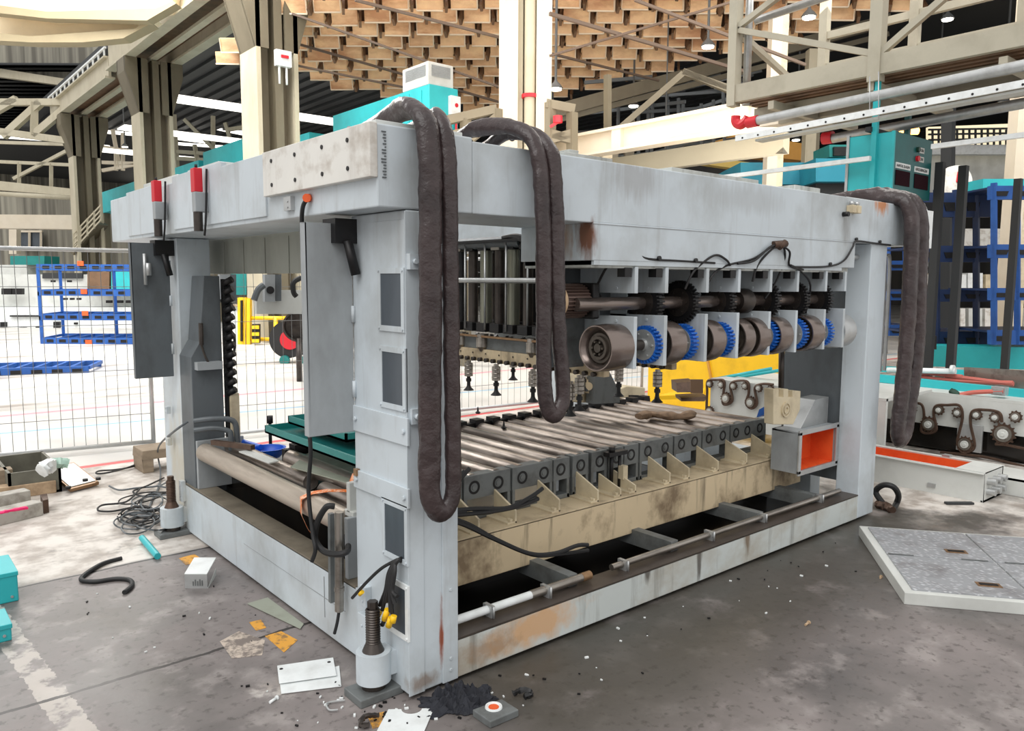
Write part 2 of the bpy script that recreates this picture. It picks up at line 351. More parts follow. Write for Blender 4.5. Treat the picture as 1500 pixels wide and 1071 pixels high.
# ---- timber lamella vault (hanging coffers) seen across the upper middle
M['coffer'] = mat('tan_coffer', (250,206,160), .6, 0, (186,130,90), .8, (.35,.35,.9), var=.15, lo=.46, hi=.64)
M['coffer_edge'] = mat('cream_coffer_edge', (240,222,196), .5)
M['rib'] = mat('brown_rib', (118,90,66), .6, 0, (60,46,36), .6, (2,2,2))
def P(s, w, z): return FW*s + RT*w + Vector((0,0,z))
def vz(s): return 9.15-.235*(s-20)
cf, ce, rb = MB(), MB(), MB()
def edge(px): return 186-(px-735)*.245 if px > 735 else 186-(735-px)*.19
row = 0; s_ = 17.2
while s_ < 29:
    for k in range(-16, 18):
        w = (k+(.5 if row % 2 else 0))*.9+.12*math.sin(row*1.3)
        z = vz(s_)-.0035*w*w+random.uniform(-.04, .04)
        px = CX+F*(w/s_)+25; py = 412-F*(z-EYE)/s_
        if px < 338 or py > edge(px)-4: continue
        if px < 460 and s_ < 23: continue
        if px < 374 and py < 62+(374-px)*.5: continue
        h = .34+random.uniform(-.05, .04); hw = .35; tl = .08+random.uniform(-.05, .08); sk = random.uniform(-.05, .05)
        a, b_, c_, d_ = P(s_+tl, w-hw, z), P(s_+tl+sk, w+hw, z+sk*.5), P(s_, w+hw, z+h), P(s_, w-hw, z+h)
        cf.prism([a, b_, c_, d_], FW*.04)
        cf.prism([P(s_+.02, w-hw, z+h), P(s_+.02, w+hw, z+h), P(s_+.62, w+hw, z+h-.1), P(s_+.62, w-hw, z+h-.1)], (0,0,.03))
        ce.beam(a-FW*.03, b_-FW*.03, .036, .036)
        if random.random() < .7: ce.beam(b_-FW*.03, c_-FW*.03, .036, .036)
        if k % 3 == 0: ce.beam(a-FW*.03, d_-FW*.03, .02, .02)
        j = random.choice((-.07,.07))
        rb.beam(P(s_-.05, w+.45, z-.02), P(s_+.3, w+.45+j, z+h+.12), .07, .2)
    s_ += .6+.06*math.sin(row*2.1); row += 1
tag(cf.build('ceiling', M['coffer']), kind='structure'); tag(ce.build('ceiling', M['coffer_edge']), kind='structure'); tag(rb.build('ceiling', M['rib']), kind='structure')
# dark roof skin over the coffers
def PP(px, s, dz=.75): return P(s, (px-CX)/F*s, vz(s)+dz)
S(MB().prism([PP(462,15.5), PP(1330,15.5), PP(1330,19.5), PP(1080,23.5), PP(740,28), PP(345,25.5), PP(380,23.5), PP(462,23.2)], (0,0,.1)), 'ceiling', M['rib'])
# slender steel ties across the vault
tg = 'steel ties under the coffered roof'
M['tie'] = mat('tie_brown', (88,72,60), .6)
def tie(p, q, w, lab):
    tag(MB().beam(p, q, w, w).build('roof_tie', M['tie']), lab, 'roof tie', tg)
tie(ond(428, 20, 20), ond(733, 128, 20), .05, 'long brown tie sloping across the coffers, middle one left of the white column')
tie(ond(520, 0, 16), ond(733, 55, 17), .05, 'uppermost brown tie under the coffers, left of the white column')
tie(ond(428, 62, 23), ond(733, 150, 24), .06, 'lower brown tie across the coffers above the teal vent box')
tie(ond(430, 95, 22), ond(612, 132, 23), .05, 'lowest thin tie reaching from the front column towards the white vent box')
tie(ond(805, 20, 15), ond(1092, 105, 17), .06, 'long tie sloping right from the white column to the platform post')
tie(ond(805, 78, 20), ond(965, 118, 22), .05, 'short lower tie right of the white column')
tie(ond(805, 82, 16), ond(1075, 2, 15), .04, 'tie rising right from the white column to the top edge')
tie(ond(930, 0, 15), ond(1180, 95, 15.5), .05, 'tie passing behind the platform end frame')

# ---- crane runway on the left: columns with haunches, box girders
X0 = 9.0
def runway_col(y, ztop, lab, w=1.15):
    t = thing('building_column', (X0, y, 0), lab, 'column', None)
    h = w/2
    b_ = MB()
    b_.box(X0-h, X0-h+.12, y-.55, y+.55, 0, ztop); b_.box(X0+h-.12, X0+h, y-.55, y+.55, 0, ztop)
    b_.build('shaft', M['build'], t)
    MB().box(X0-h+.12, X0+h-.12, y-.06, y+.06, 0, ztop).box(X0-.06, X0+.16, y-.5, y-.06, 0, ztop).build('web', M['build_dk'], t)  # web colour darkened to put the recess shade into it
    g = MB()
    for yy in (y-.55, y+.45):
        for s in (-1, 1):
            g.prism([(X0+s*h*.4, yy, ztop-1.9), (X0+s*h, yy, ztop-1.9), (X0+s*(h+.42), yy, ztop-.5), (X0+s*(h+.42), yy, ztop), (X0+s*h*.4, yy, ztop)], (0,.1,0))
    for s in (-1, 1):
        g.prism([(X0+s*h, y-.5, ztop-1.9), (X0+s*(h+.42), y-.5, ztop-.5), (X0+s*(h+.42), y-.5, ztop), (X0+s*(h+.36), y-.5, ztop), (X0+s*(h+.36), y-.5, ztop-.5), (X0+s*(h-.02), y-.5, ztop-1.8)], (0,1.0,0))
    g.build('haunch', M['build_dk'], t)
    return t
c1 = runway_col(20.8, 9.58, 'wide olive steel column nearest the machine top, with small white signal box')
c2 = runway_col(31.4, 9.58, 'olive steel column with flared haunches, second along the crane runway')
c3 = runway_col(42.4, 9.3, 'farthest of the three flared crane runway columns, by the steps')
sb = MB().box(X0-.12, X0+.3, 20.05, 20.2, 7.25, 7.65).build('signal_box', M['white'], c1)
MB().box(X0, X0+.2, 20.0, 20.06, 7.45, 7.52).build('red_plate', M['red'], sb)
for dx in (0, .2): MB().cyl((X0-.02+dx, 20.12, 6.8), (X0-.02+dx, 20.12, 7.25), .03, n=8).build('stem', M['white'], sb)
def girder(y0, y1, z0, z1, lab):
    t = thing('crane_girder', (X0, y0, z0), lab, 'girder')
    m = MB().box(X0-.85, X0-.75, y0, y1, z0, z1).box(X0-.98, X0-.62, y0, y1, z0-.08, z0).box(X0-1.0, X0-.6, y0, y1, z1, z1+.06)
    m.build('web_plate', M['build'], t)
    m = MB().box(X0+.75, X0+.85, y0, y1, z0, z1).box(X0+.62, X0+.98, y0, y1, z0-.08, z0)
    m.build('web_plate', M['build'], t)
    MB().box(X0-.12, X0+.12, y0, y1, z0-.05, z0+.05).build('tie_beam', M['build'], t)
    MB().box(X0-.75, X0+.75, y0, y1, z1-.5, z1-.4).build('deck', M['rib'], t)
    return t
girder(12, 33.6, 9.66, 10.6, 'deep cream crane girder resting on the two nearer olive columns')
girder(33.7, 45, 9.42, 10.1, 'shallower cream crane girder between the two farther columns')
rl = MB()
for i in range(13): rl.beam((X0-.9, 34+i*.9, 10.15), (X0-.9, 34+i*.9, 10.5), .06, .06)
rl.beam((X0-.9, 33.8, 10.5), (X0-.9, 45, 10.5), .07, .07)
tag(rl.build('guard_rail', M['white']), 'thin white railing along the top of the farther crane girder', 'railing')
# big cream crane bridge with slots, top-left
cb = MB(); A_ = lambda px, py, d=24: ond(px, py, d)
def slab(pts, d, th, m, name, par): return MB().prism([A_(x, y, d) for x, y in pts], FW*th).build(name, m, par)
M['cream_lit'] = mat('cream_crane_lit', (248,230,196), .5, 0, (226,206,170), .4, (.4,.4,.4))  # lit tone of the crane cream, put into the colour
M['cream_shade'] = mat('cream_crane_shaded', (168,154,124), .55)  # shaded copy of the same cream, shade put into the colour
cr = thing('crane_bridge', A_(100, 40), 'large cream bridge girder of the overhead crane, top left corner', 'crane')
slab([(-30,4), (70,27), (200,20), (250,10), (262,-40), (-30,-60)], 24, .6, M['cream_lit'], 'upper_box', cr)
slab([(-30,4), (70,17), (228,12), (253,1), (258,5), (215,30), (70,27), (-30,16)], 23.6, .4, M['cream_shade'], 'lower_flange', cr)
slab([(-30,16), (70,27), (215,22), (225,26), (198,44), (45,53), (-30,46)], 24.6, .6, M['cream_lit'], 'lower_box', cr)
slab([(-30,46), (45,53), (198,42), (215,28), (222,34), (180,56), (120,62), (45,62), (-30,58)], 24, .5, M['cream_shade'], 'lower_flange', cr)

# ---- far left hall: cladding wall, trusses, mezzanine, steps
S(MB().prism([ond(-40, 104, 52), ond(330, 165, 52), ond(330, -60, 52), ond(-40, -60, 52)], FW*.3), 'wall_back', M['clad'])
tag(MB().prism([ond(-40, 94, 51), ond(112, 118, 51), ond(112, 128, 51), ond(-40, 107, 51)], FW*.4).build('eaves_beam', M['build']), 'pale horizontal beam under the ribbed cladding at far left', 'beam')
tag(MB().prism([ond(255, 138, 51), ond(372, 160, 51), ond(372, 168, 51), ond(255, 146, 51)], FW*.4).build('eaves_beam', M['build']), 'pale horizontal beam under the dark cladding between the two nearer columns', 'beam')
tag(MB().prism([ond(255, 122, 51), ond(372, 140, 51), ond(372, 143, 51), ond(255, 125, 51)], FW*.4).build('wall_rail', M['dark']), 'thin dark rail across the cladding between the columns', 'rail')
def truss(d, segs, lab, m=None, w=.22):
    t = thing('roof_truss', ond(segs[0][0], segs[0][1], d), lab, 'truss')
    for (x0, y0, x1, y1) in segs: MB().beam(ond(x0, y0, d), ond(x1, y1, d), w, w).build('truss_bar', m or M['build'], t)
    return t
truss(38, [(-20,190,105,207), (50,150,50,198), (-10,165,25,145), (50,198,95,160), (5,200,60,150), (-20,150,110,150)], 'cream roof truss with diagonals in the dark far left roof', w=.3)
truss(46, [(-20,208,110,212), (20,262,115,212), (0,237,110,242), (28,238,28,270), (75,240,75,275)], 'slim pale bracing behind the farthest olive column, left side', w=.18)
truss(48, [(150,215,205,225), (150,238,205,240), (180,195,180,250), (165,190,175,245), (150,250,205,240), (170,215,170,250)], 'white bracing between the two farther olive columns', M['build_white'], .2)
truss(46, [(255,168,260,250), (312,170,312,215), (255,222,300,225), (270,175,320,225), (285,212,290,240), (330,180,345,230), (335,190,372,184), (255,232,372,238)], 'cream bracing between the two nearer olive columns', w=.2)
# roof glazing slots behind the trusses
for i, (a, b_, c_, d_) in enumerate([((258,172),(355,190),(355,198),(258,178)), ((255,198),(300,204),(300,210),(255,204)), ((150,190),(210,195),(210,200),(150,195)), ((150,214),(212,222),(212,229),(150,221)), ((255,208),(340,214),(340,218),(255,212)), ((-20,196),(60,201),(60,206),(-20,201)), ((100,206),(160,213),(160,217),(100,210))]):
    S(MB().prism([ond(*a, 56), ond(*b_, 56), ond(*c_, 56), ond(*d_, 56)], FW*.1), 'window_%d' % (i+3), M['sky'])
tag(MB().prism([ond(-30, 262, 45), ond(120, 278, 45), ond(120, 288, 45), ond(-30, 276, 45)], FW*.5).build('walkway_beam', M['build']), 'cream walkway beam beside the farthest column, left', 'beam')
tag(MB().prism([ond(-30, 314, 44), ond(118, 315, 44), ond(118, 336, 44), ond(-30, 334, 44)], FW*.8).build('mezzanine_fascia', M['build_white']), 'long white fascia of the mezzanine at far left', 'fascia')
tag(MB().prism([ond(13, 336, 43), ond(24, 336, 43), ond(24, 372, 43), ond(13, 372, 43)], FW*.4).build('mezzanine_post', M['build_white']), 'white post under the mezzanine fascia', 'post')
bp_ = MB()
S(MB().prism([ond(-40, 285, 50), ond(340, 292, 50), ond(340, 430, 50), ond(-40, 430, 50)], FW*.2), 'wall_back', M['clad'])
tag(MB().cyl(ond(-20, 283, 40), ond(145, 292, 40), .12, n=10).build('overhead_pipe', M['build']), 'long ochre pipe passing behind the farthest olive column', 'pipe')
wn = thing('office_window', ond(45, 355, 49.7), 'dark office window under the white mezzanine', 'window')
MB().prism([ond(26, 340, 49.7), ond(62, 340, 49.7), ond(62, 364, 49.7), ond(26, 364, 49.7)], FW*.1).build('pane', M['glass_dark'], wn)
fr = MB()
for a, b_ in (((25,339),(62,339)), ((25,364),(62,364)), ((26,339),(26,364)), ((43,339),(43,364)), ((60,339),(60,364))): fr.beam(ond(*a, 49.6), ond(*b_, 49.6), .12, .12)
fr.build('frame', M['build_white'], wn)
st = thing('steel_stairs', ond(130, 350, 38), 'olive steel stairs with railings climbing at the foot of the farthest column', 'stairs')
m_ = MB().beam(ond(112, 372, 38), ond(150, 328, 38), .9, .18)
m_.build('flight', M['build_dk'], st)
m_ = MB()
for k in (0, 8, 16, 24): m_.beam(ond(108, 366-k, 37.5), ond(148, 322-k*.9, 37.5), .06, .06)
for k in range(5): m_.beam(ond(108+k*10, 368-k*11, 37.5), ond(108+k*10, 342-k*11, 37.5), .07, .07)
m_.build('hand_rail', M['build'], st)
# ================================================================== THE PRESS MACHINE FRAME
XL, YF = 1.632, 2.56
mf = thing('machine_frame', (XL, YF, 0), 'huge pale grey portal frame of the stripped machine, filling the middle of the hall', 'machine')
pm = M['paint']
def bolts(mb, pts, d, r=.009, h=.012):
    for p in pts: mb.cyl(Vector(p), Vector(p)+Vector(d)*h, r, n=8)
# --- columns
def column(x0, x1, y0, y1, z1=1.965):
    return B(x0, x1, y0, y1, .02, z1).build('column', pm, mf, bevel=.006)
c1c = column(XL, 1.868, YF, 2.985)
column(XL+.02, 1.868, 5.36, 5.78)
column(5.4, 5.64, YF, 2.73)
column(5.4, 5.64, 5.36, 5.78)
# near column details (left face x = XL)
B(XL-.004, XL, 2.565, 2.83, 1.14, 1.93).build('front_plate', pm, c1c, bevel=.001)
for z0, z1, y0, y1 in ((1.52,1.725,2.583,2.735), (1.21,1.415,2.578,2.73), (.59,.79,2.575,2.725), (.275,.465,2.575,2.69)):
    fr = MB().box(XL-.012, XL-.002, y0-.022, y1+.022, z0-.022, z0).box(XL-.012, XL-.002, y0-.022, y1+.022, z1, z1+.022)
    fr.box(XL-.012, XL-.002, y0-.022, y0, z0, z1).box(XL-.012, XL-.002, y1, y1+.022, z0, z1)
    bolts(fr, [(XL-.012, y, z) for y in (y0-.011, y1+.011) for z in (z0-.011, z1+.011)], (-1,0,0), .005, .005)
    w_ = fr.build('vent_frame', M['white'] if z0 < .3 else pm, c1c)
    B(XL-.009, XL-.005, y0, y1, z0, z1).build('dark_pane', M['glass_dark'], w_)
for z0, z1, n_ in ((1.055, 1.165, 0), (.805, .885, 1)):
    s_m = MB().box(XL-.012, XL, 2.545, 2.98, z0, z1); bolts(s_m, [(XL-.012, y, (z0+z1)/2) for y in (2.57, 2.95)], (-1,0,0), .01, .01)
    s_m.build('cover_strip', pm, c1c, bevel=.002)
MB().box(XL-.02, XL-.002, 2.94, 2.965, .86, .89).build('rusty_nut', M['brass'], c1c)
# seams and bracket on the right face (y = YF)
m_ = MB().box(1.625, 1.70, YF-.004, YF, .02, 1.96); m_.build('corner_trim', pm, c1c, bevel=.001)
m_ = MB().box(1.79, 1.868, YF-.006, YF, .02, 1.96)
bolts(m_, [(1.83, YF-.006, z) for z in (.07, .12, .42, .95)], (0,-1,0), .008, .004)
m_.build('seam_strip', pm, c1c, bevel=.002)
m_ = MB().box(1.64, 1.70, YF-.02, YF, 1.14, 1.2).cyl((1.66, YF-.04, 1.17), (1.66, YF-.02, 1.17), .012, n=8); m_.build('lug', pm, c1c)
MB().box(1.63, 1.67, YF-.03, YF, 1.74, 1.80).cyl((1.65, YF-.045, 1.77), (1.65, YF-.03, 1.77), .01, n=8).build('lug', pm, c1c)
for (y, z, h, w) in ((2.86,.30,.09,.05), (2.86,.06,.2,.07), (5.30,.22,.14,.05), (5.55,.78,.05,.04), (5.55,.56,.05,.04)):
    m_ = MB().box(XL-.03, XL, y, y+w, z, z+h); bolts(m_, [(XL-.03, y+w/2, z+h*.25), (XL-.03, y+w/2, z+h*.75)], (-1,0,0), .006, .004)
    m_.build('lug', pm, c1c if y < 3 else mf, bevel=.002)
# threaded levelling feet
def levelling_foot(x, y, par, s=1.0):
    c = MB().lathe((x, y, .065), (0,0,1), [(0,.0),(0,.071*s),(.125,.071*s),(.125,.03)], n=28)
    f = c.build('foot_housing', pm, par)
    MB().box(x-.1, x+.1, y-.07, y+.07, 0, .035, R=None).build('foot_pad', M['cast'], f, bevel=.004)
    MB().cyl((x, y, .035), (x, y, .066), .05, n=20).build('foot_stem', M['steel_dark'], f)
    t = MB().cyl((x, y, .185), (x, y, .225), .048, .03, n=20)
    for k in range(14): t.lathe((x, y, .222+k*.0105), (0,0,1), [(0,.026),(.005,.031),(.0105,.026)], n=16)
    t.cyl((x, y, .369), (x, y, .40), .022, n=6)
    t.build('threaded_stud', M['steel_dark'] if s == 1 else M['chain'], f)
levelling_foot(1.545, 2.70, mf); levelling_foot(1.545, 5.33, mf, 1.01)
MB().box(1.56, 1.64, 2.66, 2.75, .08, .18).build('foot_web', pm, mf); MB().box(1.56, 1.66, 5.3, 5.4, .08, .18).build('foot_web', pm, mf)
# --- hinged doors standing open
for y, x0 in ((2.985, 1.415), (5.45, 1.39)):
    d_ = MB().box(x0, XL-.004, y-.012, y+.012, 1.05, 1.93).box(x0, x0+.01, y-.012, y+.03, 1.05, 1.93)
    dd = d_.build('door', M['grey_mid'] if y < 4 else M['grey_dark'], mf, bevel=.002)
    for z in (1.2, 1.52, 1.75): MB().cyl((XL-.006, y-.016, z), (XL-.006, y-.016, z+.07), .009, n=8).build('hinge', pm, dd)
    MB().box(XL-.1, XL+.02, y-.05, y+.06, 1.85, 1.95).cyl((XL-.05, y-.06, 1.86), (XL-.02, y-.07, 1.72), .02, n=10).build('cable_gland', M['black'], mf)
# sensor rods on the far door
m_ = MB().cyl((1.47, 5.42, 1.66), (1.47, 5.42, 1.86), .012, n=8).cyl((1.49, 5.42, 1.72), (1.49, 5.42, 1.8), .02, n=8); m_.build('sensor', M['galv'], mf)
# --- top beams
lb = B(1.51, 1.95, YF, 6.37, 1.968, 2.27).build('top_beam', pm, mf, bevel=.006)
fb = B(1.95, 6.1, YF, 3.07, 1.968, 2.255).build('top_beam', pm, mf, bevel=.005)
B(1.95, 6.1, 5.9, 6.37, 1.968, 2.25).build('top_beam', pm, mf, bevel=.005)
B(5.65, 6.1, 3.07, 5.9, 1.968, 2.25).build('top_beam', pm, mf, bevel=.005)
lbx = B(2.65, 5.165, YF-.002, 3.07, 1.795, 1.97).build('lower_beam', pm, mf, bevel=.004)
m_ = MB().box(2.66, 5.0, YF-.0, 3.05, 1.775, 1.797); m_.build('beam_flange', pm, lbx)
# scuffed slab, joint plates, cover plates
sl = MB().box(1.478, 1.512, YF-.003, 3.52, 2.075, 2.272); s2 = sl.build('mounting_slab', M['slab'], lb, bevel=.003)
m_ = MB()
for y in (2.72, 2.93, 3.18, 3.42): bolts(m_, [(1.478, y, z) for z in (2.12, 2.225)], (-1,0,0), .009, .004)
m_.build_each('bolt_hole', M['black'], s2)
m_ = MB()
random.seed(3)
for k in range(16): m_.box(1.535+random.uniform(-.008,.008), 1.548, YF-.004, YF-.001, 2.075+k*.011, 2.079+k*.011)
m_.build('scratches', M['grey_dark'], s2)
for y0, y1, z in ((3.55, 4.1, 2.275), (4.1, 4.9, 2.30), (5.2, 5.9, 2.285)):
    B(1.50, 1.53, y0, y1, 1.99, z).build('side_plate', pm, lb, bevel=.003)
for x0, x1, y0, y1, z in ((1.53,1.93,2.6,3.3,2.292), (1.62,1.9,3.4,4.0,2.31), (1.56,1.9,4.3,4.8,2.33), (1.56,1.9,5.0,5.7,2.33)):
    B(x0, x1, y0, y1, 2.265, z).build('top_cover', M['cabinet'], lb, bevel=.003)
for x0, x1, y0, y1, z in ((2.47,2.78,2.565,3.0,2.27), (2.5,2.56,2.57,3.0,2.285), (3.22,4.0,2.565,2.95,2.275), (4.15,4.5,2.7,3.0,2.275), (4.45,4.75,2.6,2.9,2.29), (5.1,5.6,2.6,3.0,2.265)):
    B(x0, x1, y0, y1, 2.25, z).build('top_cover', M['paint_dirty'], fb, bevel=.002)
m_ = MB().box(1.72, 1.78, 3.15, 3.25, 2.29, 2.34).cyl((1.7,3.2,2.34),(1.8,3.2,2.36),.015,n=8).cyl((1.72,3.15,2.36),(1.8,3.26,2.38),.01,n=8); m_.build('valve', M['galv'], lb)
# crease lines and small fittings on the long beam
m_ = MB().box(2.65, 5.72, YF-.004, YF, 1.962, 1.966); m_.build('weld_seam', M['grey_mid'], fb)
ft = MB(); ft.box(5.02, 5.06, YF-.05, YF, 2.15, 2.2).box(5.09, 5.13, YF-.05, YF, 2.15, 2.2)
fo = ft.build_each('fitting', M['beige_clean'], fb, bevel=.004)[0]
MB().cyl((5.04, YF-.025, 2.2), (5.04, YF-.025, 2.225), .016, n=10).cyl((5.11, YF-.025, 2.2), (5.11, YF-.025, 2.225), .016, n=10).build_each('fitting_cap', M['galv'], fo)
MB().cyl((4.98, YF-.04, 2.14), (4.98, YF, 2.14), .016, n=10).build('fitting', M['black'], fb)
# inner ribbed beam seen through the left opening
m_ = MB().box(1.96, 2.0, 3.0, 6.2, 1.735, 1.97)
for k in range(9): m_.box(1.955, 1.965, 3.3+k*.34, 3.38+k*.34, 1.735, 1.95)
m_.build('inner_beam', M['grey_dark'] if 0 else mat('olive_grey_paint', (158,160,150), .5, 0, (96,94,84), .5, (2,3,1)), mf)
# red and grey indicator lamps with stubs
for y in (4.33, 5.04):
    lamp = MB().box(1.43, 1.475, y-.03, y+.03, 2.16, 2.285).build('warning_lamp', M['red'], mf, bevel=.004)
    MB().box(1.43, 1.50, y-.033, y+.02, 2.055, 2.16).build('lamp_body', M['grey_mid'], lamp, bevel=.004)
    MB().cyl((1.452, y-.005, 1.955), (1.452, y-.005, 2.055), .024, n=14).build('lamp_stub', M['steel_dark'], lamp)
    MB().cyl((1.452, y, 2.285), (1.452, y, 2.305), .008, n=8).build('lamp_pin', M['black'], lamp)
    MB().tube([(1.49,y-.05,2.28),(1.48,y-.055,2.1),(1.475,y-.05,2.0),(1.47,y-.04,1.93)], .006, n=6).build('lamp_chain', M['black'], lamp)
m_ = MB().box(1.49, 1.51, 3.26, 3.33, 2.0, 2.06); bolts(m_, [(1.49,3.29,2.015),(1.49,3.29,2.04)], (-1,0,0), .006, .003); m_.build('lug', M['galv'], lb)
# far column guide block, dark, with rods
gd = MB().prism([(1.64,5.12,.3),(1.84,5.12,.3),(1.84,5.12,1.72),(1.74,5.12,1.72),(1.70,5.12,1.3),(1.64,5.12,1.2)], (0,.23,0))
gb = gd.build('guide_block', M['grey_dark'], mf, bevel=.004)
m_ = MB().box(1.86, 1.9, 5.1, 5.16, .62, 1.7); 
for k in range(13): m_.cyl((1.86, 5.1, .95+k*.06), (1.9, 5.06, .98+k*.06), .022, n=8)
m_.build('cable_chain', M['black'], mf)
MB().box(1.87, 1.93, 5.08, 5.14, .66, .95).build('cream_block', M['beige_clean'], mf, bevel=.004)
MB().box(1.66, 1.82, 5.06, 5.12, 1.12, 1.17).build('guide_bracket', M['grey_mid'], gb)
MB().cyl((1.70,5.09,1.28),(1.70,5.09,1.42),.015,n=8).tube([(1.70,5.09,1.28),(1.72,5.08,1.2),(1.76,5.08,1.12)], .008, n=6).build('sensor', M['steel_dark'], gb)
for dz, dx in ((0,0), (-.06,-.04)):
    MB().tube([(1.62,5.05,.80+dz),(1.72,5.0,.81+dz),(1.84+dx,4.97,.79+dz),(1.86+dx,4.96,.70),(1.86+dx,4.96,.60)], .018, n=10).build('conduit', M['grey_dark'], mf)
# --- base: sills, cross members, dark pit
ls = B(XL, XL+.03, 2.98, 5.36, .02, .34).build('side_sill', pm, mf, bevel=.004)
B(XL, XL+.13, 3.0, 5.3, .332, .345).build('sill_flange', mat('dusty_flange', (120,112,98), .6, 0, (70,62,50), .8, (3,3,3)), ls)
m_ = MB().box(XL-.003, XL, 3.3, 3.305, .1, .3).box(XL-.002, XL, 3.1, 4.3, .195, .198); m_.build('weld_seam', M['grey_mid'], ls)
rs = B(1.868, 5.4, YF, YF+.05, .02, .19).build('front_sill', M['sill_paint'], mf, bevel=.004)
B(1.868, 5.4, YF, YF+.13, .184, .194).build('sill_flange', mat('oily_flange', (78,70,64), .4, .2, (44,36,30), .8, (4,4,4)), rs)
B(1.87, 5.4, 5.55, 5.75, .02, .26).build('rear_sill', pm, mf)
B(5.5, 5.64, 2.98, 5.4, .02, .34).build('side_sill', pm, mf)
B(1.66, 5.45, 2.62, 5.5, .0, .03).build('oil_pan', M['oil'], mf)
B(1.86, 5.4, 3.28, 3.33, .03, .23).build('inner_web', M['oil'], mf)
for x in (2.62, 3.42, 4.28, 4.95):
    B(x, x+.06, YF+.1, 3.3, .16, .25).build('cross_member', M['cast'], mf)
B(2.2, 2.26, 3.0, 5.2, .3, .345).build('cross_member', M['oil'], mf)
# compressed-air pipe lying along the front sill
pp = MB().cyl((1.9, 2.65, .226), (2.36, 2.65, .226), .019, n=14); p1 = pp.build('air_pipe', M['white'], mf)
m_ = MB().cyl((2.36, 2.65, .226), (2.74, 2.65, .226), .021, n=14).cyl((2.92, 2.65, .226), (5.3, 2.65, .222), .017, n=14); p2 = m_.build('air_pipe', M['steel'], mf)
m_ = MB().cyl((2.70, 2.65, .226), (2.76, 2.65, .226), .0225, n=14); m_.build('copper_end', M['brass'], p2)
for x in (2.1, 2.45, 3.0, 3.75, 4.3, 5.0):
    MB().box(x, x+.02, 2.62, 2.68, .194, .248).cyl((x+.01,2.615,.194),(x+.01,2.615,.25),.006,n=8).build('pipe_clamp', M['galv'], p2)
# right leg conduits and inner dark panel
B(5.43, 5.47, 2.73, 3.2, .26, 1.965).build('inner_panel', M['grey_dark'], mf)
for dx in (0, .07): MB().tube([(5.72+dx,2.62,1.9),(5.75+dx,2.62,1.84),(5.76+dx,2.62,1.5),(5.76+dx,2.62,1.05)], .014, n=8).build('conduit', M['galv'], mf)
MB().cyl((5.2,2.66,1.87),(5.62,2.66,1.88),.02,n=10).cyl((5.45,2.64,1.80),(5.45,2.64,1.9),.024,n=10).cyl((5.2,2.72,1.92),(5.8,2.72,1.93),.014,n=8).build('air_pipe', M['galv'], mf)
# ------------------------------------------------------------------ drive unit: plates, gears, belt drums
dr = thing('belt_drive_unit', (4.0, 2.75, 1.795), 'row of belt drums, blue and black gears under the long beam', 'drive')
def xr(px, y): return ony(px, 500, y).x
PX = [xr(p, 2.562) for p in (933, 977, 1036, 1082, 1128, 1167, 1208, 1236)]
BY, BZ, BR = 2.665, 1.37, .115            # belt drum axis
MB().box(2.66, PX[-1]+.03, 2.575, 3.05, 1.762, 1.797).build('top_rail', M['paint_dirty'], dr, bevel=.002)
for i, x in enumerate(PX):
    m_ = MB().box(x-.025, x, 2.562, 2.94, 1.64, 1.77).box(x-.025, x, 2.562, 2.94, 1.265, 1.525).box(x-.025, x, 2.82, 2.94, 1.5, 1.66)
    bolts(m_, [(x-.025, y, z) for y in (2.68, 2.82) for z in (1.665, 1.50)], (-1,0,0), .009, .006)
    m_.build('bearing_plate', pm, dr, bevel=.002)
    MB().box(x-.09, x-.04, 2.57, 2.62, 1.72, 1.765).build('clamp_block', M['black'], dr)
B(2.68, 2.705, 2.86, 2.94, 1.55, 1.77).build('end_plate', pm, dr, bevel=.002)
B(2.70, PX[-1], 2.96, 3.0, 1.25, 1.79).build('back_plate', M['grey_dark'], dr)
SY = 2.72
MB().cyl((2.7, SY, 1.585), (PX[-1], SY, 1.585), .034, n=20).build('main_shaft', M['drum'], dr)
def gear(x0, x1, y, z, r, nt, m, hubm, hub=.5):
    g = MB(); rr = r-.016; prof = []
    for k in range(nt):
        for a, q in ((0,rr),(.18,rr),(.28,r),(.68,r),(.78,rr)):
            t = 2*pi*(k+a)/nt; prof.append((x0, y+math.cos(t)*q, z+math.sin(t)*q))
    g.prism(prof, (x1-x0,0,0)); o = g.build('gear', m, dr)
    h = MB().lathe((x0-.004, y, z), (1,0,0), [(-.016,0),(-.016,r*hub*.5),(0,r*hub*.55),(0,r*hub*1.3),(.004,r*hub*1.3)], n=24)
    for k in range(6): h.cyl((x0-.012, y+math.cos(k*pi/3)*r*hub, z+math.sin(k*pi/3)*r*hub), (x0-.002, y+math.cos(k*pi/3)*r*hub, z+math.sin(k*pi/3)*r*hub), .006, n=8)
    h.build('gear_hub', hubm, o); return o
for px in (973, 1025, 1078, 1143, 1185, 1219): x = xr(px, SY-.12); gear(x-.045, x, SY, 1.585, .12, 34, M['black'], M['steel_dark'])
x = xr(1102, SY-.06); MB().lathe((x-.1, SY, 1.585), (1,0,0), [(0,.03),(0,.06),(.03,.075),(.1,.075),(.1,.03)], n=20).build('shaft_bearing', M['steel_dark'], dr)
for px in (973, 1024, 1077, 1143, 1185, 1222): x = xr(px, BY-.098); gear(x-.05, x, BY, BZ, .1, 28, M['blue'], M['galv'], .62)
MB().cyl((2.9, BY, BZ), (PX[-1]+.15, BY, BZ), .028, n=16).build('lower_shaft', M['steel_dark'], dr)
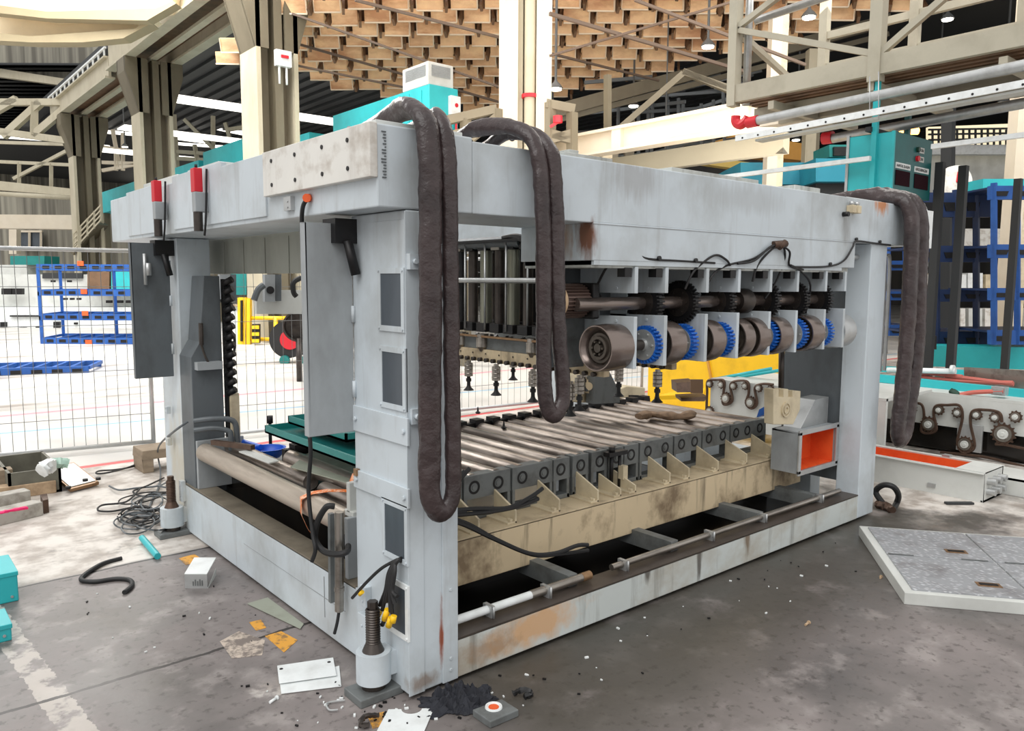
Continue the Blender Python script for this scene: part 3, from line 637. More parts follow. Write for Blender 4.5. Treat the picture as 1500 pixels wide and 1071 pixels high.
def drum(x0, x1, m=None):
    r = BR
    d_ = MB().lathe((x0, BY, BZ), (1,0,0), [(.045,.03),(.045,r-.034),(.012,r-.022),(0,r-.008),(0,r-.002),(.004,r),((x1-x0)/2,r+.004),(x1-x0-.004,r),(x1-x0,r-.006),(x1-x0,.03)], n=48)
    o = d_.build('belt_drum', m or M['drum'], dr)
    h = MB().lathe((x0, BY, BZ), (1,0,0), [(.0435,.085),(.03,.075),(.03,.062),(.016,.058),(.016,.044),(.034,.04),(.034,.024),(.012,.022),(.012,0)], n=28)
    for k in range(6): h.cyl((x0+.01, BY+math.cos(k*pi/3)*.034, BZ+math.sin(k*pi/3)*.034), (x0+.034, BY+math.cos(k*pi/3)*.034, BZ+math.sin(k*pi/3)*.034), .006, n=8)
    h.build('drum_hub', M['drum_in'], o)
for i, (px, w) in enumerate(((931,.165),(1008,.13),(1065,.12),(1108,.10),(1131,.12),(1163,.14),(1209,.15))): xe = xr(px, BY-BR); drum(xe-w, xe)
xe = xr(1255, BY-BR); drum(xe-.16, xe, m=M['galv'])
m_ = MB().lathe((2.62, 2.80, 1.60), (1,0,0), [(0,0),(0,.082),(.014,.085),(.03,.085),(.03,.06)], n=36)
mo = m_.build('motor', M['cream_motor'], dr)
m_ = MB().cyl((2.64,2.80,1.60),(2.82,2.80,1.60),.072,n=28)
for k in range(28): 
    a = 2*pi*k/28; m_.beam((2.65,2.80+math.cos(a)*.078,1.60+math.sin(a)*.078),(2.81,2.80+math.cos(a)*.078,1.60+math.sin(a)*.078),.006,.016,up=(0,-math.sin(a),math.cos(a)) if 0 else (0,math.cos(a),math.sin(a)))
m_.build('motor_fins', mat('motor_body', (112,92,84), .45, .4, (60,48,42), .6, (3,9,9)), mo)
m_ = MB().box(2.82,2.87,2.715,2.885,1.51,1.69).cyl((2.87,2.8,1.6),(2.93,2.8,1.6),.05,n=20); m_.build('gearbox', M['black'], mo, bevel=.01)
m_ = MB()
for k in range(5): a = k*2*pi/5+.3; m_.cyl((2.618,2.8+math.cos(a)*.065,1.6+math.sin(a)*.065),(2.622,2.8+math.cos(a)*.065,1.6+math.sin(a)*.065),.007,n=8)
m_.build_each('screw_head', M['brass'], mo)
B(2.78, 2.95, 2.9, 3.0, 1.25, 1.56).build('support_plate', M['cast'], dr, bevel=.003)
# wiring looped over the drive unit
wr = thing('cable_loom', (3.9, 2.58, 1.83), 'thin black cables looping over the gear plates and up the long beam', 'cable')
cabs = [[(2.86,2.72,1.69),(2.85,2.64,1.78),(2.93,2.58,1.84),(3.05,2.56,1.81),(3.3,2.56,1.805),(3.6,2.56,1.80)],
 [(3.40,2.60,1.66),(3.44,2.57,1.76),(3.58,2.55,1.84),(3.68,2.545,1.82),(3.73,2.55,1.79)],
 [(3.58,2.6,1.66),(3.62,2.58,1.74),(3.72,2.56,1.79),(3.95,2.55,1.83),(4.12,2.545,1.90),(4.2,2.54,1.915)],
 [(3.8,2.55,1.8),(3.95,2.54,1.82),(4.1,2.54,1.90),(4.2,2.535,1.92)],
 [(4.2,2.54,1.92),(4.3,2.53,1.88),(4.34,2.55,1.80),(4.5,2.55,1.775)],
 [(4.0,2.58,1.7),(4.02,2.56,1.8),(4.15,2.54,1.9),(4.24,2.535,1.905)],
 [(4.25,2.54,1.91),(4.3,2.56,1.84),(4.28,2.6,1.7),(4.2,2.62,1.6)],
 [(4.4,2.55,1.79),(4.8,2.55,1.80),(5.0,2.55,1.84),(5.1,2.545,1.93),(5.15,2.545,1.972),(5.4,2.545,1.968),(5.65,2.545,1.962)],
 [(4.34,2.54,1.80),(4.5,2.57,1.77),(4.72,2.62,1.68),(4.75,2.66,1.5)]]
for c in cabs: MB().tube(c, .0065, n=6).build('cable', M['black'], wr)
m_ = MB()
for p in ((3.12,2.556,1.815),(3.42,2.556,1.81),(4.83,2.556,1.815),(5.16,2.556,1.985),(5.5,2.556,1.98)): m_.cyl(p, (p[0],p[1]-.012,p[2]), .012, n=8)
m_.build_each('cable_tie', M['rubber'], wr)
m_ = MB().cyl((4.15,2.55,1.915),(4.27,2.54,1.925),.022,n=8).cyl((4.2,2.54,1.9),(4.25,2.53,1.935),.018,n=8); m_.build('connector', M['chain'], wr)
# ------------------------------------------------------------------ vacuum gripper head
vg = thing('vacuum_gripper', (3.0, 3.5, 1.2), 'black cylinder head with suction cups hanging behind the dangling sleeves', 'gripper')
M['cyl_grey'] = mat('cylinder_olive', (132,132,118), .3, .6, (70,70,62), .6, (9,9,1))
random.seed(11)
for k in range(14):
    y = 3.28+(k % 7)*.13; x = 3.0 if k < 7 else 3.28
    MB().cyl((x,y,1.43),(x,y,1.90),.03 if k % 2 else .038,n=18).build('air_cylinder', M['cyl_grey'] if k in (2,4,9,0) else (M['steel_dark'] if k % 2 else M['black']), vg)
    B(x-.045,x+.045,y-.045,y+.045,1.385,1.44).build('cylinder_foot', M['black'], vg, bevel=.004)
    B(x-.04,x+.04,y-.04,y+.04,1.88,1.93).build('cylinder_cap', M['black'] if k % 3 else M['steel'], vg, bevel=.004)
for x, y in ((2.95,3.55),(2.95,3.75),(2.95,3.95),(2.97,3.38),(3.1,3.65),(3.1,3.9)):
    MB().cyl((x,y,1.40),(x,y,1.92),.006,n=8).build('guide_rod', M['galv'], vg)
MB().cyl((2.93,3.25,1.70),(2.93,4.3,1.70),.016,n=12).build('hand_rail', M['galv'], vg)
m_ = MB().cyl((2.98,3.45,1.925),(2.98,4.3,1.925),.035,n=14); m_.build('hose_roll', M['grey_dark'], vg)
m_ = MB()
for a in range(6): m_.tube([(2.95,3.48+a*.02,1.95),(2.93,3.4,1.93+a*.004),(2.96,3.3-.01*a,1.90-a*.006),(3.0,3.22,1.86-a*.02)], .012, n=6)
m_.build('hose_bundle', M['rubber'], vg)
MB().box(2.92,3.34,3.18,4.35,1.925,1.94).build('top_plate', M['black'], vg)
MB().box(2.96,2.98,3.1,4.3,1.35,1.362).build('slide_rail', M['brass'], vg)
for x in (2.99, 3.55):
    b1 = MB().box(x-.015, x+.03, 2.78, 4.35, 1.20, 1.275); bb = b1.build('cup_bar', M['beige'], vg, bevel=.002)
    MB().box(x, x+.03, 2.84, 4.4, 1.275, 1.345).build('steel_bar', M['cast'], vg, bevel=.002)
    m_ = MB()
    for k in range(24): m_.cyl((x-.04, 2.84+k*.065, 1.212), (x-.014, 2.84+k*.065, 1.212), .013, n=10)
    bolts(m_, [(x-.016, 2.86+k*.13, 1.25) for k in range(11)], (-1,0,0), .005, .004)
    m_.build_each('bar_screw', M['steel_dark'], bb)
def cup(x, y, zt):
    c = MB().cyl((x,y,zt),(x,y,zt-.015),.016,n=12).cyl((x,y,zt-.015),(x,y,zt-.10),.027,n=16)
    for q in range(3): c.lathe((x,y,zt-.035-q*.025),(0,0,1),[(0,.027),(.003,.029),(.006,.027)],n=16)
    o = c.build('cup_holder', M['steel'], vg)
    d_ = MB().cyl((x,y,zt-.10),(x,y,zt-.165),.012,n=10).cyl((x,y,zt-.115),(x,y,zt-.135),.018,n=10).lathe((x,y,zt-.16),(0,0,-1),[(0,.012),(.012,.016),(.03,.034),(.032,.034),(.028,.0)],n=18)
    d_.build('suction_cup', M['rubber'], o)
for y in (3.98, 3.70, 3.36, 3.12, 2.98): cup(3.0, y, 1.19)
for y in (4.12, 3.0): cup(3.0, y+.05, 1.15)
for y in (4.2, 3.9, 3.5, 3.2, 2.9): cup(3.56, y, 1.19)
m_ = MB()
for y in (3.82, 3.35, 4.05): m_.lathe((2.99,y,1.26),(0,0,1),[(0,.02),(.02,.03),(.03,.042),(.085,.042),(.09,.036),(.11,.036)],n=18)
m_.build_each('spring_unit', M['steel'], vg)
m_ = MB()
for k in range(16): y = 3.15+k*.075; m_.cyl((3.05+.04*(k%3),y,1.27),(3.05+.03*(k%2),y+.02,1.36),.014,n=8)
m_.build_each('hose_fitting', M['black'], vg)
# ------------------------------------------------------------------ roller table
rt = thing('roller_table', (3.5, 3.0, 0), 'worn steel roller table on an oil-stained beige base inside the frame', 'roller table')
bb = B(1.9, 5.3, 2.95, 3.0, .225, .455).build('base_beam', M['beige'], rt, bevel=.004)
B(1.9, 5.3, 2.95, 3.27, .445, .458).build('base_flange', mat('beige_flange', (202,184,152), .6, 0, (110,88,66), .7, (5,5,5)), rt, bevel=.002)
B(1.9, 5.3, 4.32, 4.36, .23, .56).build('base_beam', M['beige'], rt)
RX = [2.09+.1625*i for i in range(19)]
RX = [1.93, 2.09, 2.25, 2.41, 2.57, 2.74, 2.90, 3.03, 3.19, 3.35, 3.50, 3.63, 3.79, 3.96, 4.13, 4.27, 4.43, 4.59, 4.75, 4.89, 5.05]
RL = {}
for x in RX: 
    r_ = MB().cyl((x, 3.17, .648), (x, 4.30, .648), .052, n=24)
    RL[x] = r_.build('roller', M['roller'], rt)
    B(x+.060, x+.098, 3.24, 4.3, .60, .668).build('slat', M['steel_dark'], rt)  # dark steel puts the shade of the roller gaps into the colour
groups = [(1.86,2.0),(2.02,2.33),(2.345,2.48),(2.49,2.82),(2.835,2.965),(2.965,3.1),(3.12,3.25),(3.27,3.42),(3.435,3.56),(3.57,3.71),(3.72,4.04),(4.05,4.35),(4.36,4.67),(4.68,4.97),(4.98,5.14)]
groups = [(1.86,2.0),(2.02,2.33),(2.345,2.655),(2.67,2.965),(2.975,3.1),(3.125,3.255),(3.28,3.415),(3.43,3.56),(3.57,3.70),(3.715,4.04),(4.055,4.345),(4.36,4.67),(4.685,5.13)]
for a, b_ in groups:
    bx_ = MB().box(a, b_, 3.15, 3.22, .575, .695).box(a, a+.02, 3.15, 3.22, .46, .575).box(b_-.02, b_, 3.15, 3.22, .46, .575).box(a, b_, 3.15, 3.22, .46, .485)
    o = bx_.build('bearing_block', M['cast'], rt, bevel=.003)
    for x in RX:
        if a < x < b_:
            MB().lathe((x,3.152,.632),(0,-1,0),[(0,.036),(.004,.036),(.004,.024),(-.003,.022),(-.003,0)],n=22).build('bearing_ring', M['black'], o)
            MB().cyl((x,3.153,.632),(x,3.146,.632),.015,n=12).build('bearing_cap', M['cast'], o)
for x in (2.12, 2.30, 2.54, 2.85, 3.15, 3.34, 3.47, 3.79, 3.98, 4.29, 4.62, 4.94):
    lowg = x in (3.34, 3.47)
    h = .60 if not lowg else .56
    g = MB().prism([(x,2.975,.458),(x,2.975,.525 if not lowg else .50),(x,3.15,h),(x,3.15,.458)], (.012,0,0))
    g.box(x-.05, x+.012, 2.975, 3.15, .458, .468); bolts(g, [(x-.02,3.0,.468),(x-.02,2.985,.468)], (0,0,1), .01, .014)
    g.build('gusset', M['beige_clean'], rt, bevel=.001)
m_ = MB().box(1.9, 5.2, 4.31, 4.36, .60, .70)
for k in range(22): m_.box(1.95+k*.15, 2.02+k*.15, 4.29, 4.37, .68, .725)
m_.build('end_rail', M['black'], rt)
m_ = MB().cyl((3.42,3.12,.48),(3.42,3.12,.69),.012,n=8).cyl((3.47,3.1,.46),(3.47,3.1,.66),.01,n=8).box(3.36,3.52,3.08,3.13,.665,.69).cyl((3.40,3.1,.69),(3.40,3.1,.72),.02,n=8); m_.build('spindle', M['black'], rt)
m_ = MB().box(3.46,3.5,3.06,3.1,.52,.60); m_.build('valve', M['beige_clean'], rt)
# ------------------------------------------------------------------ in-feed roller and tray area in the left opening
ir = thing('infeed_roller', (1.68, 4.1, .57), 'long scuffed steel roller across the left side opening', 'roller')
MB().cyl((1.69, 3.18, .585), (1.69, 5.07, .585), .058, n=32).build('roller_tube', M['roller_pale'], ir)
B(1.86,1.88,3.0,5.3,.06,.52).build('shade_panel', M['oil'], ir)  # added black panel, painted stand-in for the shade below the roller
B(1.645,1.95,5.08,5.11,.345,.66).build('end_plate', M['grey_mid'], ir, bevel=.003)
B(1.645,1.95,3.09,3.12,.345,.63).build('end_plate', M['grey_mid'], ir, bevel=.003)
MB().cyl((1.86, 3.9, .60), (1.86, 5.07, .60), .045, n=24).build('roller_tube', M['roller'], ir)
MB().cyl((1.84, 3.05, .60), (1.84, 3.7, .60), .045, n=24).cyl((2.0,3.05,.60),(2.0,3.9,.60),.045,n=24).build('roller_tube', M['roller'], ir)
B(1.78,2.2,3.2,5.0,.5,.52).build('tray_plate', M['grey_dark'], ir)
def lay(name, pts, th, m, lab, cat, group=None, bevel=.001):
    P0 = [Vector(p) for p in pts]; o = MB().prism(P0, (0,0,th)).build(name, m, bevel=bevel); return tag(o, lab, cat, group)
MB().prism([(1.98,3.35,.60),(2.3,3.25,.66),(2.3,4.2,.70),(1.98,4.3,.62)], (0,0,.008)).build('guide_sheet', M['galv'], ir)
# ================================================================== THINGS ON AND AROUND THE MACHINE
# dark sleeves thrown over the long beam
def sleeve(path, r, lab, flat=.72, fd=(0,1,0)):
    random.seed(len(lab))
    o = MB().tube(path, r, n=26, sub=26, flat=flat, flatdir=fd, nz=.10, nf=15).build('hose_sleeve', M['fabric'])
    return tag(o, lab, 'hose sleeve', 'dark hose sleeves draped over the long beam')
sleeve([(1.778,3.3,2.31),(1.728,3.0,2.33),(1.698,2.72,2.36),(1.678,2.54,2.33),(1.678,2.47,2.2),(1.678,2.462,1.8),(1.673,2.462,1.4),(1.668,2.462,1.05),(1.668,2.46,.88),(1.693,2.457,.81),(1.738,2.455,.80),(1.773,2.457,.86),(1.778,2.46,1.0),(1.773,2.462,1.4),(1.770,2.464,1.8),(1.763,2.466,2.15),(1.768,2.52,2.31),(1.828,2.7,2.34),(1.858,3.0,2.31)], lambda t: .048-.013*min(1,max(0,(t-.4)*5)), 'dark sleeve in a long narrow loop over the near corner, reaching knee height')
sleeve([(2.3,3.35,2.28),(2.2,3.1,2.31),(2.16,2.85,2.36),(2.20,2.62,2.35),(2.235,2.50,2.26),(2.245,2.462,2.0),(2.255,2.462,1.6),(2.26,2.462,1.3),(2.275,2.46,1.17),(2.31,2.457,1.12),(2.35,2.457,1.14),(2.375,2.46,1.22),(2.345,2.462,1.5),(2.33,2.462,1.8),(2.32,2.468,2.1),(2.30,2.5,2.27),(2.25,2.66,2.34),(2.28,2.9,2.30),(2.45,3.2,2.28)], .038, 'dark sleeve looping down to the rollers, second from the near corner')
sleeve([(5.7,3.2,2.28),(5.72,2.9,2.31),(5.74,2.62,2.31),(5.76,2.47,2.2),(5.76,2.44,1.7),(5.75,2.44,1.2),(5.72,2.44,.85),(5.70,2.44,.66),(5.74,2.44,.58),(5.82,2.44,.62),(5.86,2.44,.8),(5.93,2.44,1.2),(5.91,2.44,1.7),(5.88,2.46,2.2),(5.86,2.62,2.32),(5.84,2.9,2.31),(5.8,3.2,2.28)], .068, 'thick dark sleeve hanging over the far end of the long beam')
tag(MB().tube([(5.9,2.9,2.27),(6.0,2.6,2.3),(6.06,2.5,2.2),(6.06,2.48,1.8),(6.03,2.48,1.3)], .03, n=10).box(5.98,6.1,2.45,2.5,1.95,2.22).build('pipe_stub', M['white']), 'white pipe beside the thick sleeve at the far beam end', 'pipe')
# long black cable down the left opening
c_ = thing('power_cable', (1.5, 3.14, 2.02), 'single black cable hanging from an orange gland across the left opening', 'cable')
MB().tube([onx(452,290,1.50),onx(444,302,1.485),onx(442,330,1.49),onx(444,380,1.5),onx(450,480,1.5),onx(453,560,1.5),onx(450,600,1.5),onx(455,660,1.5),onx(452,720,1.5),onx(458,780,1.5),onx(462,805,1.5),onx(457,822,1.5)], .0095, n=8).build('cable', M['rubber'], c_)
MB().cyl(onx(453,290,1.51), onx(449,290,1.485), .018, n=10).build('gland', M['orange'], c_)
MB().cyl(onx(452,542,1.5), onx(452,550,1.5), .013, n=8).build('tape_mark', M['orange'], c_)
# vertical pipe pair + hose loop at the near column's left edge
vp = thing('drain_pipe', (1.58, 3.12, .3), 'vertical steel pipe and strut beside the near column at the roller end', 'pipe')
MB().cyl(onx(497,750,1.59), onx(497,895,1.59), .02, n=12).cyl(onx(497,860,1.59), onx(497,866,1.59), .023, n=12).build('pipe', M['steel'], vp)
MB().beam(onx(485,752,1.6), onx(486,882,1.6), .022, .022).build('strut', M['cast'], vp)
MB().tube([onx(497,893,1.59), onx(494,912,1.585), onx(490,928,1.58)], .008, n=6).build('tube_end', M['rubber'], vp)
tag(MB().tube([onx(490,742,1.56),onx(478,743,1.53),onx(465,765,1.52),onx(462,790,1.52),onx(475,808,1.53),onx(495,812,1.55),onx(508,808,1.58),onx(510,800,1.62)], .014, n=10).build('rubber_hose', M['rubber']), 'short thick black hose looped around the strut by the roller end', 'hose')
# orange barrier tape
def ribbon(pts, w, m, th=.002, wd=None):
    mb = MB(); pts = [Vector(p) for p in pts]; P_ = []
    for i in range(len(pts)-1):
        a, b_ = pts[max(i-1,0)], pts[i]; c, d = pts[i+1], pts[min(i+2,len(pts)-1)]
        for k in range(6):
            t = k/6; P_.append(.5*((2*b_)+(c-a)*t+(2*a-5*b_+4*c-d)*t*t+(3*b_-a-3*c+d)*t**3))
    P_.append(pts[-1])
    wd = Vector(wd or (0,1,0))
    mb.tube(P_, w/2, n=8, sub=1, flat=1, flatdir=wd); return mb
def strip(pts, wv, nv, th=.003):
    mb = MB(); pts = [Vector(p) for p in pts]; wv = Vector(wv); nv = Vector(nv)*th
    r = [[p-wv, p+wv, p+wv+nv, p-wv+nv] for p in pts]
    mb.add([v for g in r for v in g], [(i*4+k, i*4+(k+1)%4, i*4+4+(k+1)%4, i*4+4+k) for i in range(len(r)-1) for k in range(4)], True)
    mb.add(r[0], [(0,1,2,3)]); mb.add(r[-1], [(3,2,1,0)]); return mb
tp = strip([(1.655,3.42,.44),(1.62,3.44,.50),(1.615,3.5,.56),(1.63,3.53,.63),(1.68,3.52,.65),(1.74,3.46,.665),(1.80,3.38,.67),(1.86,3.36,.66),(1.90,3.36,.69),(1.88,3.36,.74),(1.84,3.38,.745),(1.82,3.38,.70)], (.008,.026,0), (-.6,0,.6))
tag(tp.build('barrier_tape', M['orange_tape']), 'orange and white tape draped over the in-feed roller', 'tape')
tag(MB().box(1.68,1.76,3.13,3.16,.64,.78).box(1.68,1.72,3.10,3.18,.62,.65).build('sensor_block', M['cabinet'], bevel=.003), 'small pale bracket block at the near end of the roller', 'bracket')
# debris on the in-feed tray
sc = thing('hand_scoop', (2.0, 4.75, .66), 'bright blue scoop lying at the far end of the in-feed tray', 'scoop')
M['scoop'] = mat('scoop_blue', (22,88,200), .35)
a_, b__ = onx(352,648,1.95), onx(420,662,2.0)
MB().lathe(onx(392,664,1.96)+Vector((0,0,.03)), (0,0,-1), [(0,.11),(.03,.10),(.055,.075),(.06,0)], n=28).build('bowl', M['scoop'], sc)
MB().tube([onx(352,646,1.95), onx(365,650,1.95), onx(382,655,1.95)], .018, n=8).build('handle', M['scoop'], sc)
MB().lathe(onx(392,664,1.96)+Vector((0,0,.032)), (0,0,-1), [(0,.11),(-.004,.115),(-.004,.10),(.02,.095),(.05,.07),(.054,0)], n=28).build('inner_bowl', M['scoop'], sc)
td = mat('tray_green', (20,110,108), .4, 0, (14,80,80), .5, (4,4,4))
def tray(px, z, lab, w=.5, d=.55):
    q = onz(px[0], px[1], z); t = thing('plastic_tray', q, lab, 'tray')
    MB().box(q.x, q.x+w, q.y-d, q.y, z, z+.012).build('tray_bottom', td, t)
    r = MB().box(q.x,q.x+w,q.y-.012,q.y,z,z+.045).box(q.x,q.x+w,q.y-d,q.y-d+.012,z,z+.045).box(q.x,q.x+.012,q.y-d,q.y,z,z+.045).box(q.x+w-.012,q.x+w,q.y-d,q.y,z,z+.045)
    r.build('tray_rim', M['teal_dark'], t); return t
tray((388, 634), .80, 'green plastic tray lying beyond the blue scoop', .34, 1.1)
tray((422, 620), .86, 'second darker green tray stacked behind, half hidden by the hanging door', .3, .7)
M['sheet'] = mat('olive_sheet', (150,154,140), .5, 0, (110,108,92), .5, (4,4,4))
lay('metal_sheet', [(1.80,4.02,.665),(1.86,3.40,.68),(2.1,3.5,.70),(2.1,4.3,.70)], .006, M['sheet'], 'olive grey sheet lying slanted on the in-feed tray', 'sheet')
lay('small_plate', [(1.74,4.62,.655),(1.76,4.22,.655),(1.82,4.22,.66),(1.80,4.6,.66)], .008, M['cabinet'], 'small pale plate with black marks by the in-feed roller', 'plate')
tag(MB().beam((1.70,4.95,.67),(1.80,4.55,.69),.03,.03).build('wooden_stick', M['chain']), 'rusty stick with a yellow end across the in-feed roller', 'stick')
for p, l in (((2.1,5.0), 'left'), ((2.33,4.9), 'right')):
    x, y = p; tag(MB().cyl((x,y,.52),(x,y,.74),.012,n=8).cyl((x,y,.74),(x,y,.79),.022,n=8).build('tray_pin', M['black']), 'black pin at the far end of the in-feed tray, %s one of two' % l, 'pin')
# black cables over the base beam at the near column
bc = thing('cable_bundle', (1.95, 2.9, .6), 'black cables spilling from the sleeve over the beige base beam', 'cable')
for pts in ([(1.90,3.05,.66),(2.02,2.98,.62),(2.25,2.93,.60),(2.45,2.92,.57),(2.60,2.92,.60),(2.68,2.92,.63)],
            [(1.90,3.05,.65),(2.05,2.96,.60),(2.3,2.92,.575),(2.5,2.92,.565),(2.65,2.92,.58)],
            [(1.88,3.05,.64),(2.02,2.94,.60),(2.15,2.90,.55),(2.3,2.86,.46),(2.5,2.82,.35),(2.66,2.8,.32),(2.8,2.78,.335),(2.86,2.76,.33)],
            [(1.92,3.05,.655),(2.05,2.93,.605),(2.18,2.90,.545),(2.32,2.86,.45),(2.52,2.82,.34),(2.68,2.8,.31),(2.9,2.8,.28)],
            [(1.90,3.02,.65),(2.02,2.98,.66),(2.14,2.98,.72),(2.22,2.98,.78)], [(1.92,3.02,.65),(2.05,2.98,.66),(2.17,2.98,.73),(2.25,2.98,.79)],
            [(1.86,3.0,.62),(2.0,2.97,.615),(2.2,2.94,.59)], [(1.9,3.0,.6),(2.0,2.95,.56),(2.12,2.96,.6),(2.0,2.99,.63)]):
    MB().tube(pts, .011, n=7).build('cable', M['rubber'], bc)
# rag-like glove on the rollers
q = onz(975, 609, .71)
gl = MB().tube([onz(935,610,.735), onz(952,607,.735), onz(978,609,.74), onz(1000,610,.735), onz(1014,606,.73)], lambda t: .03+.016*math.sin(t*9)**2, n=12, sub=5, flat=.7, flatdir=(0,0,1), wob=.12)
M['glove'] = mat('brown_rag', (150,124,100), .85, 0, (98,78,62), .8, (14,14,14), bump=.5)
tag(gl.build('work_glove', M['glove']), 'crumpled brown glove lying on top of the steel rollers', 'glove')
for i, (px, py) in enumerate(((738,628),(700,606))):
    p = onz(px, py, .70); tag(MB().lathe(p, (0,0,1), [(0,0),(0,.016),(.01,.02),(.02,.008),(.05,.004),(.052,0)], n=8).build('loose_screw', M['black']), 'tiny black screw standing on the rollers, %s' % ('left of the looped sleeve' if i == 0 else 'behind the other by the far rail'), 'screw')
# gripper support block and grey bracket standing behind the drum
sb_ = thing('cast_bracket', ond(862, 565, 5.1), 'beige cast bearing bracket standing behind the big drum', 'bracket')
yb = 3.95
def ay(px, py, y=3.9): return ony(px, py, y)
MB().prism([ay(845,590),(ay(845,560)),ay(852,545),ay(870,545),ay(875,590)], (0,.2,0)).build('casting', M['beige_clean'], sb_, bevel=.01)
MB().cyl(ay(862,566,3.92), ay(862,566,3.86), .05, n=20).cyl(ay(862,566,3.86), ay(862,566,3.84), .03, n=16).build('boss', M['beige'], sb_)
MB().prism([ay(870,592,3.8),ay(872,545,3.8),ay(893,545,3.8),ay(908,575,3.8),ay(908,590,3.8)], (0,.08,0)).build('web', M['cast'], sb_)
pf = ony(905, 585, 4.6)
pfo = thing('plinth_block', pf, 'small cream plinth under the right suction cup', 'block')
MB().prism([ony(903,572,4.6),ony(918,566,4.6),ony(945,568,4.6),ony(945,582,4.6),ony(905,584,4.6)], (0,.25,0)).build('plinth', M['beige_clean'], pfo, bevel=.006)
MB().prism([ony(922,579,4.59),ony(936,579,4.59),ony(936,585,4.59),ony(922,585,4.59)], (0,.04,0)).build('slot', M['black'], pfo)
# sheet-metal chute box with orange inside, and cream bearing block above it
ob = thing('chute_box', (5.1, 2.85, .34), 'grey sheet metal chute box with orange painted inside at the far leg', 'box')
x0, x1, y0, y1, z0, z1 = 4.86, 5.375, 2.725, 2.935, .395, .685
sh = MB().box(x0, x1, y0, y1, z0, z0+.015).box(x0, x1, y0, y1, z1-.015, z1).box(x0, x0+.015, y0, y1, z0, z1).box(x1-.015, x1, y0, y1, z0, z1).box(x0, x1, y1-.015, y1, z0, z1)
sh.build('shell', M['grey_mid'], ob, bevel=.003)
il = MB().box(x0+.016, x1-.016, y0+.02, y1-.016, z0+.016, z0+.02).box(x0+.016, x0+.02, y0+.02, y1-.016, z0+.016, z1-.016).box(x1-.02, x1-.016, y0+.02, y1-.016, z0+.016, z1-.016).box(x0+.016, x1-.016, y1-.02, y1-.016, z0+.016, z1-.016).box(x0+.016,x1-.016,y0+.02,y1-.016,z1-.02,z1-.016)
il.build('orange_lining', M['orange'], ob)
fr = MB().box(x0-.012, x1+.012, y0-.008, y0+.004, z0-.012, z0+.022).box(x0-.012, x1+.012, y0-.008, y0+.004, z1-.022, z1+.012).box(x0-.012, x0+.022, y0-.008, y0+.004, z0, z1).box(x1-.022, x1+.012, y0-.008, y0+.004, z0, z1)
fr.build('front_flange', M['galv'], ob, bevel=.002)
MB().prism([(x0+.14,2.80,z1),(x0+.32,2.80,z1+.185),(x1-.002,2.80,z1+.19),(x1-.002,2.80,z1)], (0,.135,0)).build('hood', M['galv'], ob, bevel=.003)
cbk = thing('bearing_block', (5.0, 3.3, .67), 'cream cast bearing block with slots standing on the chute box', 'bearing block')
def z_(px, py, y=2.745): return ony(px, py, y)
MB().prism([z_(1133,622),z_(1133,570),z_(1141,570),z_(1141,582),z_(1148,582),z_(1148,570),z_(1155,570),z_(1155,582),z_(1161,582),z_(1161,572),z_(1173,573),z_(1172,600),z_(1162,622)], (0,.07,0)).build('block_body', M['beige_clean'], cbk, bevel=.004)
MB().lathe(z_(1150,600), (0,-1,0), [(0,.05),(.012,.05),(.012,.041),(.004,.041),(.004,.028),(.014,.028),(.014,.016),(.006,.015),(.006,0)], n=28).build('spiral_boss', M['beige_clean'], cbk)
MB().cyl(z_(1145,500,3.0), z_(1144,580,3.0), .02, n=10).build('guide_rod', M['steel_dark'], cbk)
# cables with yellow plugs hanging from the near column
cp = thing('plug_cables', (1.6, 2.62, .6), 'bundle of black cables with yellow plugs hanging out of the near column', 'cable')
for k, (pe, sw) in enumerate((((566,888),0), ((572,902),3), ((560,900),-3), ((574,905),5), ((578,890),7), ((582,880),9), ((556,893),-6))):
    pts = [onx(589,818+k*.7,1.625), onx(582-k*.4,822,1.60), onx(573+sw*.6,840,1.585), onx(569+sw*.7,865,1.58), onx(pe[0],pe[1]-6,1.58)]
    MB().tube(pts, .0085, n=7).build('cable', M['rubber'], cp)
for (a, b_) in (((568,893),(563,908)), ((556,896),(551,905)), ((573,905),(569,918)), ((577,902),(575,912))):
    MB().cyl(onx(*a,1.575), onx(*b_,1.57), .013, n=10).build('yellow_plug', M['yellow'], cp)
MB().cyl(onx(563,908,1.57), onx(560,916,1.57), .009, n=8).cyl(onx(551,905,1.57), onx(547,912,1.57), .009, n=8).build('plug_tip', M['black'], cp)
MB().tube([onx(582,820,1.61), onx(560,832,1.58), onx(540,850,1.57), onx(516,876,1.57)], .007, n=7).build('cable', M['rubber'], cp)
MB().cyl(onx(531,867,1.572), onx(527,871,1.57), .009, n=8).build('yellow_tag', M['yellow'], cp)

# ================================================================== FLOOR ITEMS
def flat(name, px, z, th, m, lab, cat, group=None, holes=()):
    pts = [onz(x, y, z) for x, y in px]
    o = MB().prism([(p.x, p.y, z) for p in pts], (0,0,th)).build(name, m, bevel=.0008); tag(o, lab, cat, group)
    for (x, y) in holes:
        q = onz(x, y, z+th); MB().cyl((q.x,q.y,z+th),(q.x,q.y,z+th+.001),.008,n=10).build('screw_hole', M['black'], o)
    return o
flat('cover_plate', [(406,976),(488,964),(493,990),(409,1002)], .012, .003, M['white'], 'upper white cover plate with three holes, lying on the floor by the near foot', 'plate', None, ((412,980),(482,970)))
flat('cover_plate', [(410,1001),(497,976),(500,1006),(412,1017)], .003, .003, M['white'], 'lower white cover plate, partly under the other', 'plate')
